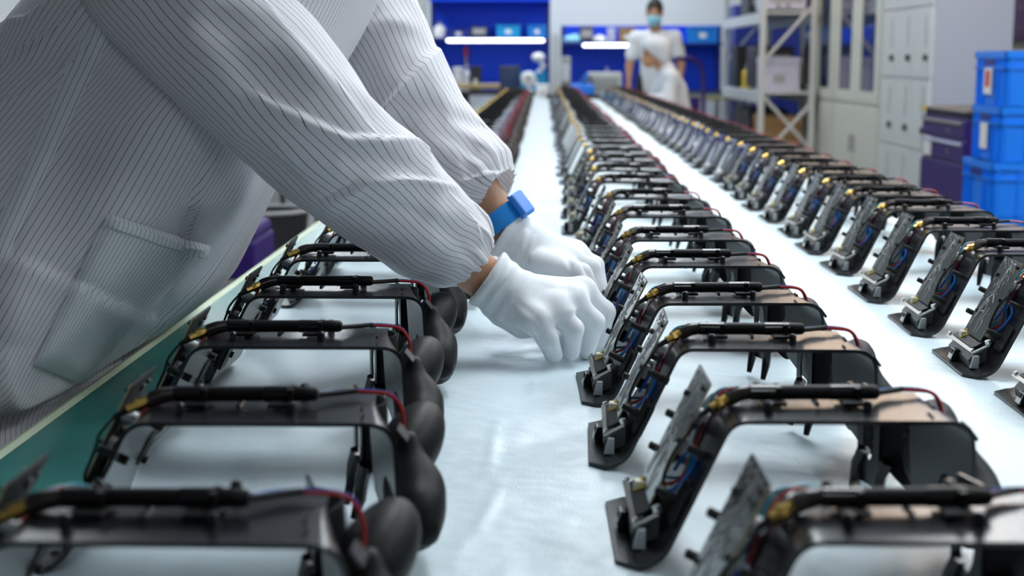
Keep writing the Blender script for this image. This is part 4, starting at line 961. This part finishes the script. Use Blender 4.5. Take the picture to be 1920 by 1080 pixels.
# ---- purple tool trolley
X0 = 2.07; t = thing('tool_trolley', 'dark purple tool trolley with a steel pull bar beside the crates', 'trolley', (X0, 7.55, 0)); Ht = pz(203, 7.4)
part('body', MB().rbox(.012, .5, -.42, .42, .12, Ht - .03, .01), 'purple', t); part('top_tray', MB().rbox(-.01, .52, -.44, .44, Ht - .03, Ht, .012), 'tool_black', t)
zz = Ht - .05; HS = (.1, .17, .17, .24)
for k, hh in enumerate(HS[:3]):
    z1_ = zz; z0_ = zz - (.1, .12, .42)[k]; dr = part('drawer', MB().rbox(-.004, .012, -.4, .4, z0_ + .006, z1_ - .006, .004), 'purple', t)
    if k < 2: part('pull_bar', MB().rbox(-.016, -.004, -.36, .34, z1_ - .03, z1_ - .014, .004), 'steel' if k == 0 else 'lavender', dr)
    part('lock', MB().cyl((-.004, -.12, (z0_ + z1_) / 2 - .01), (-.012, -.12, (z0_ + z1_) / 2 - .01), .012, 10), 'steel', dr)
    zz = z0_
part('sticker', MB().box(-.008, -.0045, .2, .36, Ht - .26, Ht - .16), 'sticker_white', t); part('sticker', MB().box(-.008, -.0045, .24, .36, .3, .42), 'sticker_white', t); part('badge', MB().box(-.0125, -.0105, .3, .4, Ht - .026, Ht - .004), 'yellow_plastic', t)
for xx in (.06, .44):
    for yy in (-.36, .36): part('caster', MB().cyl((xx - .02, yy, .055), (xx + .02, yy, .055), .055, 14), 'tool_black', t, True); part('fork', MB().box(xx - .03, xx + .03, yy - .012, yy + .012, .055, .125), 'steel', t)
# ---- stack of blue crates
def crate(x, y, z, rz, lab, h=.232, L=.6, Wd=.4):
    t = thing('crate', lab, 'crate', (x, y, z), rz, 'stacked blue crates'); a, c = Wd / 2, L / 2; th = .006
    s = MB().box(-a + .01, a - .01, -c + .01, c - .01, 0, th)
    for q in ((-a + .01, -a + .01 + th, -c + .01, c - .01), (a - .01 - th, a - .01, -c + .01, c - .01), (-a + .01, a - .01, -c + .01, -c + .01 + th), (-a + .01, a - .01, c - .01 - th, c - .01)): s.box(*q, 0, h - .012)
    part('shell', s, 'crate_blue', t)
    r = MB()
    for z0_, z1_ in ((h - .03, h), (h - .075, h - .066)):
        r.box(-a, -a + .014, -c, c, z0_, z1_); r.box(a - .014, a, -c, c, z0_, z1_); r.box(-a, a, -c, -c + .014, z0_, z1_); r.box(-a, a, c - .014, c, z0_, z1_)
    part('rim', r, 'crate_blue', t)
    for k in range(9):
        yy = -c + .03 + k * (L - .06) / 8
        if abs(yy) < .07: continue
        part('rib', MB().box(-a, -a + .012, yy - .004, yy + .004, 0, h - .03), 'crate_blue', t)
    for k in range(7):
        xx = -a + .03 + k * (Wd - .06) / 6
        if abs(xx) < .07: continue
        part('rib', MB().box(xx - .004, xx + .004, -c, -c + .012, 0, h - .03), 'crate_blue', t)
    part('grip', MB().box(-.06, .06, -c - .001, -c + .012, h - .062, h - .034), 'blue_deep', t); part('grip', MB().box(-a - .001, -a + .012, -.07, .07, h - .062, h - .034), 'blue_deep', t)
    return t
names = ['lowest blue crate of the stack beside the purple trolley', 'second blue crate from the floor in the stack', 'middle blue crate of the stack, sticking out a little', 'blue crate with a white label under the topmost crate', 'topmost blue crate with a red and white label']
for k in range(5):
    hh = .232; t = crate(1.905 + .3 + (-.06, -.05, -.03, .0, .005)[k], 6.3, k * (hh + .001) + .0005, math.radians((1, -1, 1.5, -.5, .8)[k]), names[k], hh, .4, .6)
    if k >= 3:
        part('label_card', MB().box(-.304, -.3002, -.05, .05, .05, .16), 'sticker_white', t)
        if k == 4: part('label_print', MB().box(-.3055, -.3042, -.03, .03, .08, .15), 'red_plastic', t)
# ---- purple tool board on the right wall
t = thing('tool_board', 'purple perforated tool board on the right wall', 'tool board', (XR - .0005, 9.6, 0)); t.location.z = 1.25
part('board', MB().rbox(-.03, 0, -1.0, .95, 0, .9, .006), 'purple', t)
hl = MB()
for i in range(12):
    for j in range(6): hl.cyl((-.0305, .85 - i * .14, .1 + j * .14), (-.031, .85 - i * .14, .1 + j * .14), .01, 6)
part('peg_hole', hl, 'lavender', t)
def wrench(y, z, m, lab, rot):
    t = thing('wrench', lab, 'wrench', (XR - .05, y, z)); t.rotation_euler = (rot, 0, 0)
    part('shank', MB().rbox(-.012, .012, -.13, .13, -.016, .016, .005), m, t)
    for s in (-1, 1): part('jaw', MB().prism([(s * .12, -.03), (s * .19, -.035), (s * .16, 0), (s * .19, .035), (s * .12, .03)][::s], 0, -.012, .012), m, t)
wrench(9.75, 1.82, 'yellow_plastic', 'yellow wrench hanging on the purple tool board', .5); wrench(9.4, 1.87, 'yellow_plastic', 'second yellow wrench nearer the frame edge on the tool board', -.4)
t = thing('clamp', 'red clamp hanging low on the purple tool board', 'clamp', (XR - .05, 9.35, 1.5)); part('clamp_bar', MB().rbox(-.012, .012, -.1, .1, -.02, .02, .005), 'red_plastic', t); part('clamp_jaw', MB().rbox(-.012, .012, -.1, -.06, -.1, -.02, .005), 'red_plastic', t); part('clamp_jaw', MB().rbox(-.012, .012, .04, .08, -.1, -.02, .005), 'red_plastic', t)
# ================================================================== PEOPLE AT THE BACK
def figure(label, base, rz, J, shirt_m, sleeve_end, hair, mask, cap, trousers=True, h=.014):
    """J: joints in local metres (x forward, y left, z up); one continuous body, clothes as children"""
    t = thing('person', label, 'person', base, rz); V = lambda k: Vector(J[k])
    hd_ = V('head'); nk2 = V('neck'); ch2 = V('chest'); pv = V('pelvis'); fwd = V('face').normalized(); side = Vector((0, 1, 0))
    fs = [rcone(pv, ch2, .125, .135), rcone(ch2, nk2, .12, .058), rcone(nk2, hd_, .055, .06), ellip(hd_ + Vector((0, 0, .03)), (.095, .075, .118)), ellip(hd_ + fwd * .045 + Vector((0, 0, -.035)), (.06, .056, .06)), ellip(hd_ + fwd * .1 + Vector((0, 0, .0)), (.018, .014, .024)),
          ellip(hd_ + Vector((0, .078, .01)), (.02, .011, .032)), ellip(hd_ + Vector((0, -.078, .01)), (.02, .011, .032))]
    cl = [rcone(pv - Vector((0, 0, .1)), ch2, .15, .15), rcone(ch2, nk2 - Vector((.02, 0, .02 if cap else .07)), .145, .085)]
    for s in ('l', 'r'):
        sh, el, wr, hn = V('sh' + s), V('el' + s), V('wr' + s), V('hn' + s)
        fs += [rcone(ch2 + (sh - ch2) * .4, sh, .075, .055), rcone(sh, el, .05, .038), rcone(el, wr, .038, .026), rcone(wr, hn, .026, .034)]
        d_ = (hn - wr).normalized(); sd = d_.cross(Vector((1, 0, .3))).normalized()
        for q, ln in ((-.027, .06), (-.009, .075), (.009, .078), (.027, .068)): fs.append(rcone(hn + sd * q, hn + sd * q * 1.2 + d_ * ln + Vector((.012, 0, -.01)), .0105, .0085))
        fs.append(rcone(hn - d_ * .02 + sd * .03, hn + d_ * .03 + sd * .055, .012, .009))
        cl += [rcone(nk2 - Vector((.02, 0, .08)), sh, .075, .066), rcone(ch2 + (sh - ch2) * .4, sh, .1, .066), rcone(sh, sh.lerp(el, min(1, sleeve_end)), .066, .068)]
        if sleeve_end > 1: cl.append(rcone(el, el.lerp(wr, sleeve_end - 1), .062, .048))
        hip, kn, an, fo = V('hip' + s), V('kn' + s), V('an' + s), V('ft' + s)
        fs += [rcone(hip, kn, .085, .06), rcone(kn, an, .058, .04), rcone(an, fo, .045, .035)]
    pts = [V(k) for k in J if k not in ('face', 'hem')]; lo, hi = bounds(pts, .2); lo[2] = max(lo[2], -.02)
    link('body', sdf(blend(fs, .018), lo, hi, .0105).mesh('body', 'skin', True, 180), t)
    cut = J['hem'];
    cf = blend(cl, .03)
    link('shirt', sdf(lambda X: np.maximum(cf(X), cut - X[..., 2]), lo, hi, h).mesh('shirt', shirt_m, True, 60), t)
    tr_ = blend([g for s in ('l', 'r') for g in (rcone(V('hip' + s), V('kn' + s), .105, .082), rcone(V('kn' + s), V('an' + s), .08, .065))] + [rcone(pv, pv - Vector((0, 0, .08)), .145, .14)], .02)
    link('trousers', sdf(tr_, lo, hi, .018).mesh('trousers', 'trousers_dark', True, 180), t)
    for s in ('l', 'r'): link('shoe', sdf(blend([rcone(V('an' + s) - Vector((0, 0, .04)), V('ft' + s), .05, .045), rcone(V('ft' + s), V('ft' + s) + fwd * .05 * 0 + Vector((.05, 0, 0)), .045, .04)], .01), V('an' + s) - Vector((.12, .12, .12)), V('ft' + s) + Vector((.15, .12, .12)), .012).mesh('shoe', 'tool_black', True, 180), t)
    hf = ellip(hd_ + Vector((-.012, 0, .055)), (.104, .085, .112))
    if hair: link('hair', sdf(lambda X: np.maximum(np.maximum(hf(X), -(ellip(hd_ + fwd * .07 + Vector((0, 0, -.05)), (.075, .09, .115))(X))), hd_.z - .03 - X[..., 2]), hd_ - Vector((.2, .2, .1)), hd_ + Vector((.2, .2, .25)), .008).mesh('hair', 'hair_black', True, 180), t)
    if cap:
        cpf = blend([ellip(hd_ + Vector((-.015, 0, .065)), (.13, .105, .1)), ellip(hd_ + Vector((-.04, 0, -.01)), (.105, .098, .12))], .03)
        link('cap', sdf(lambda X: np.maximum(smin(cpf(X), ellip(hd_ + fwd * .1 + Vector((0, 0, .075)), (.07, .075, .012))(X), .01), hd_.z + .04 + .8 * (X[..., 0] - hd_.x - .08) - X[..., 2]), hd_ - Vector((.25, .2, .1)), hd_ + Vector((.3, .2, .25)), .008).mesh('cap', 'coat_shaded', True, 180), t)
    if mask:
        mf = ellip(hd_ + fwd * .048 + Vector((0, 0, -.04)), (.072, .068, .068))
        mk = link('face_mask', sdf(lambda X: np.maximum(np.maximum(mf(X), (X - A(hd_)) @ A(-fwd) + .03), X[..., 2] - (hd_.z + .005)), hd_ - Vector((.15, .15, .15)), hd_ + Vector((.2, .15, .15)), .007).mesh('face_mask', 'mask_blue', True, 180), t)
    for s in (-1, 1):
        e = hd_ + fwd * .085 + Vector((0, s * .033, .028)); link('eye', MB().ball(e, .012, 8, 6).mesh('eye', 'eye_dark', True), t)
        link('eyebrow', MB().tube([e + Vector((.004, -.02, .02)), e + Vector((.008, 0, .026)), e + Vector((.004, .02, .02))], .005, 6).mesh('eyebrow', 'hair_black', True), t)
    return t
gx = pX(1228, 14.6)
figure('standing man in a white short sleeved shirt and blue face mask', (gx, 14.6, 0), math.radians(-100), dict(
    head=(.10, 0, 1.565), face=(1, .05, -.25), neck=(.03, 0, 1.43), chest=(.0, 0, 1.24), pelvis=(-.05, 0, .95), hem=.80,
    shl=(.0, .19, 1.34), ell=(.0, .265, 1.07), wrl=(.12, .25, .86), hnl=(.17, .24, .82), shr=(.0, -.19, 1.34), elr=(-.01, -.255, 1.07), wrr=(.07, -.255, .86), hnr=(.1, -.25, .8),
    hipl=(-.05, .09, .92), knl=(-.04, .11, .5), anl=(-.06, .12, .09), ftl=(.06, .13, .045), hipr=(-.05, -.09, .92), knr=(-.04, -.11, .5), anr=(-.06, -.12, .09), ftr=(.06, -.13, .045)), 'shirt_white', .62, True, True, False)
sx = pX(1262, 12.6)
figure('seated worker in a white coat and cap bending over the table', (sx, 12.6, 0), math.radians(188), dict(
    head=(.17, 0, 1.17), face=(1, 0, -.42), neck=(.08, 0, 1.05), chest=(.03, 0, .86), pelvis=(-.07, 0, .56), hem=.5,
    shl=(.05, .17, .97), ell=(.1, .24, .77), wrl=(.30, .2, .80), hnl=(.36, .18, .80), shr=(.05, -.17, .97), elr=(.1, -.24, .77), wrr=(.30, -.2, .8), hnr=(.36, -.18, .8),
    hipl=(-.06, .09, .54), knl=(.32, .13, .52), anl=(.28, .14, .09), ftl=(.4, .15, .045), hipr=(-.06, -.09, .54), knr=(.32, -.13, .52), anr=(.28, -.14, .09), ftr=(.4, -.15, .045)), 'coat_shaded', 1.8, False, False, True)
t = thing('stool', 'round black stool under the seated worker', 'stool', (sx + .09, 12.6, 0))
part('seat', MB().lathe((0, 0, .385), [(.15, 0), (.17, .015), (.17, .04), (.15, .055)], 18), 'tool_black', t, True); part('column', MB().cyl((0, 0, .05), (0, 0, .39), .025, 10), 'steel', t, True)
for k in range(5): a = k * 1.2566; part('foot', MB().tube([(0, 0, .07), (.24 * math.cos(a), .24 * math.sin(a), .02)], [.02, .015], 8), 'tool_black', t, True)
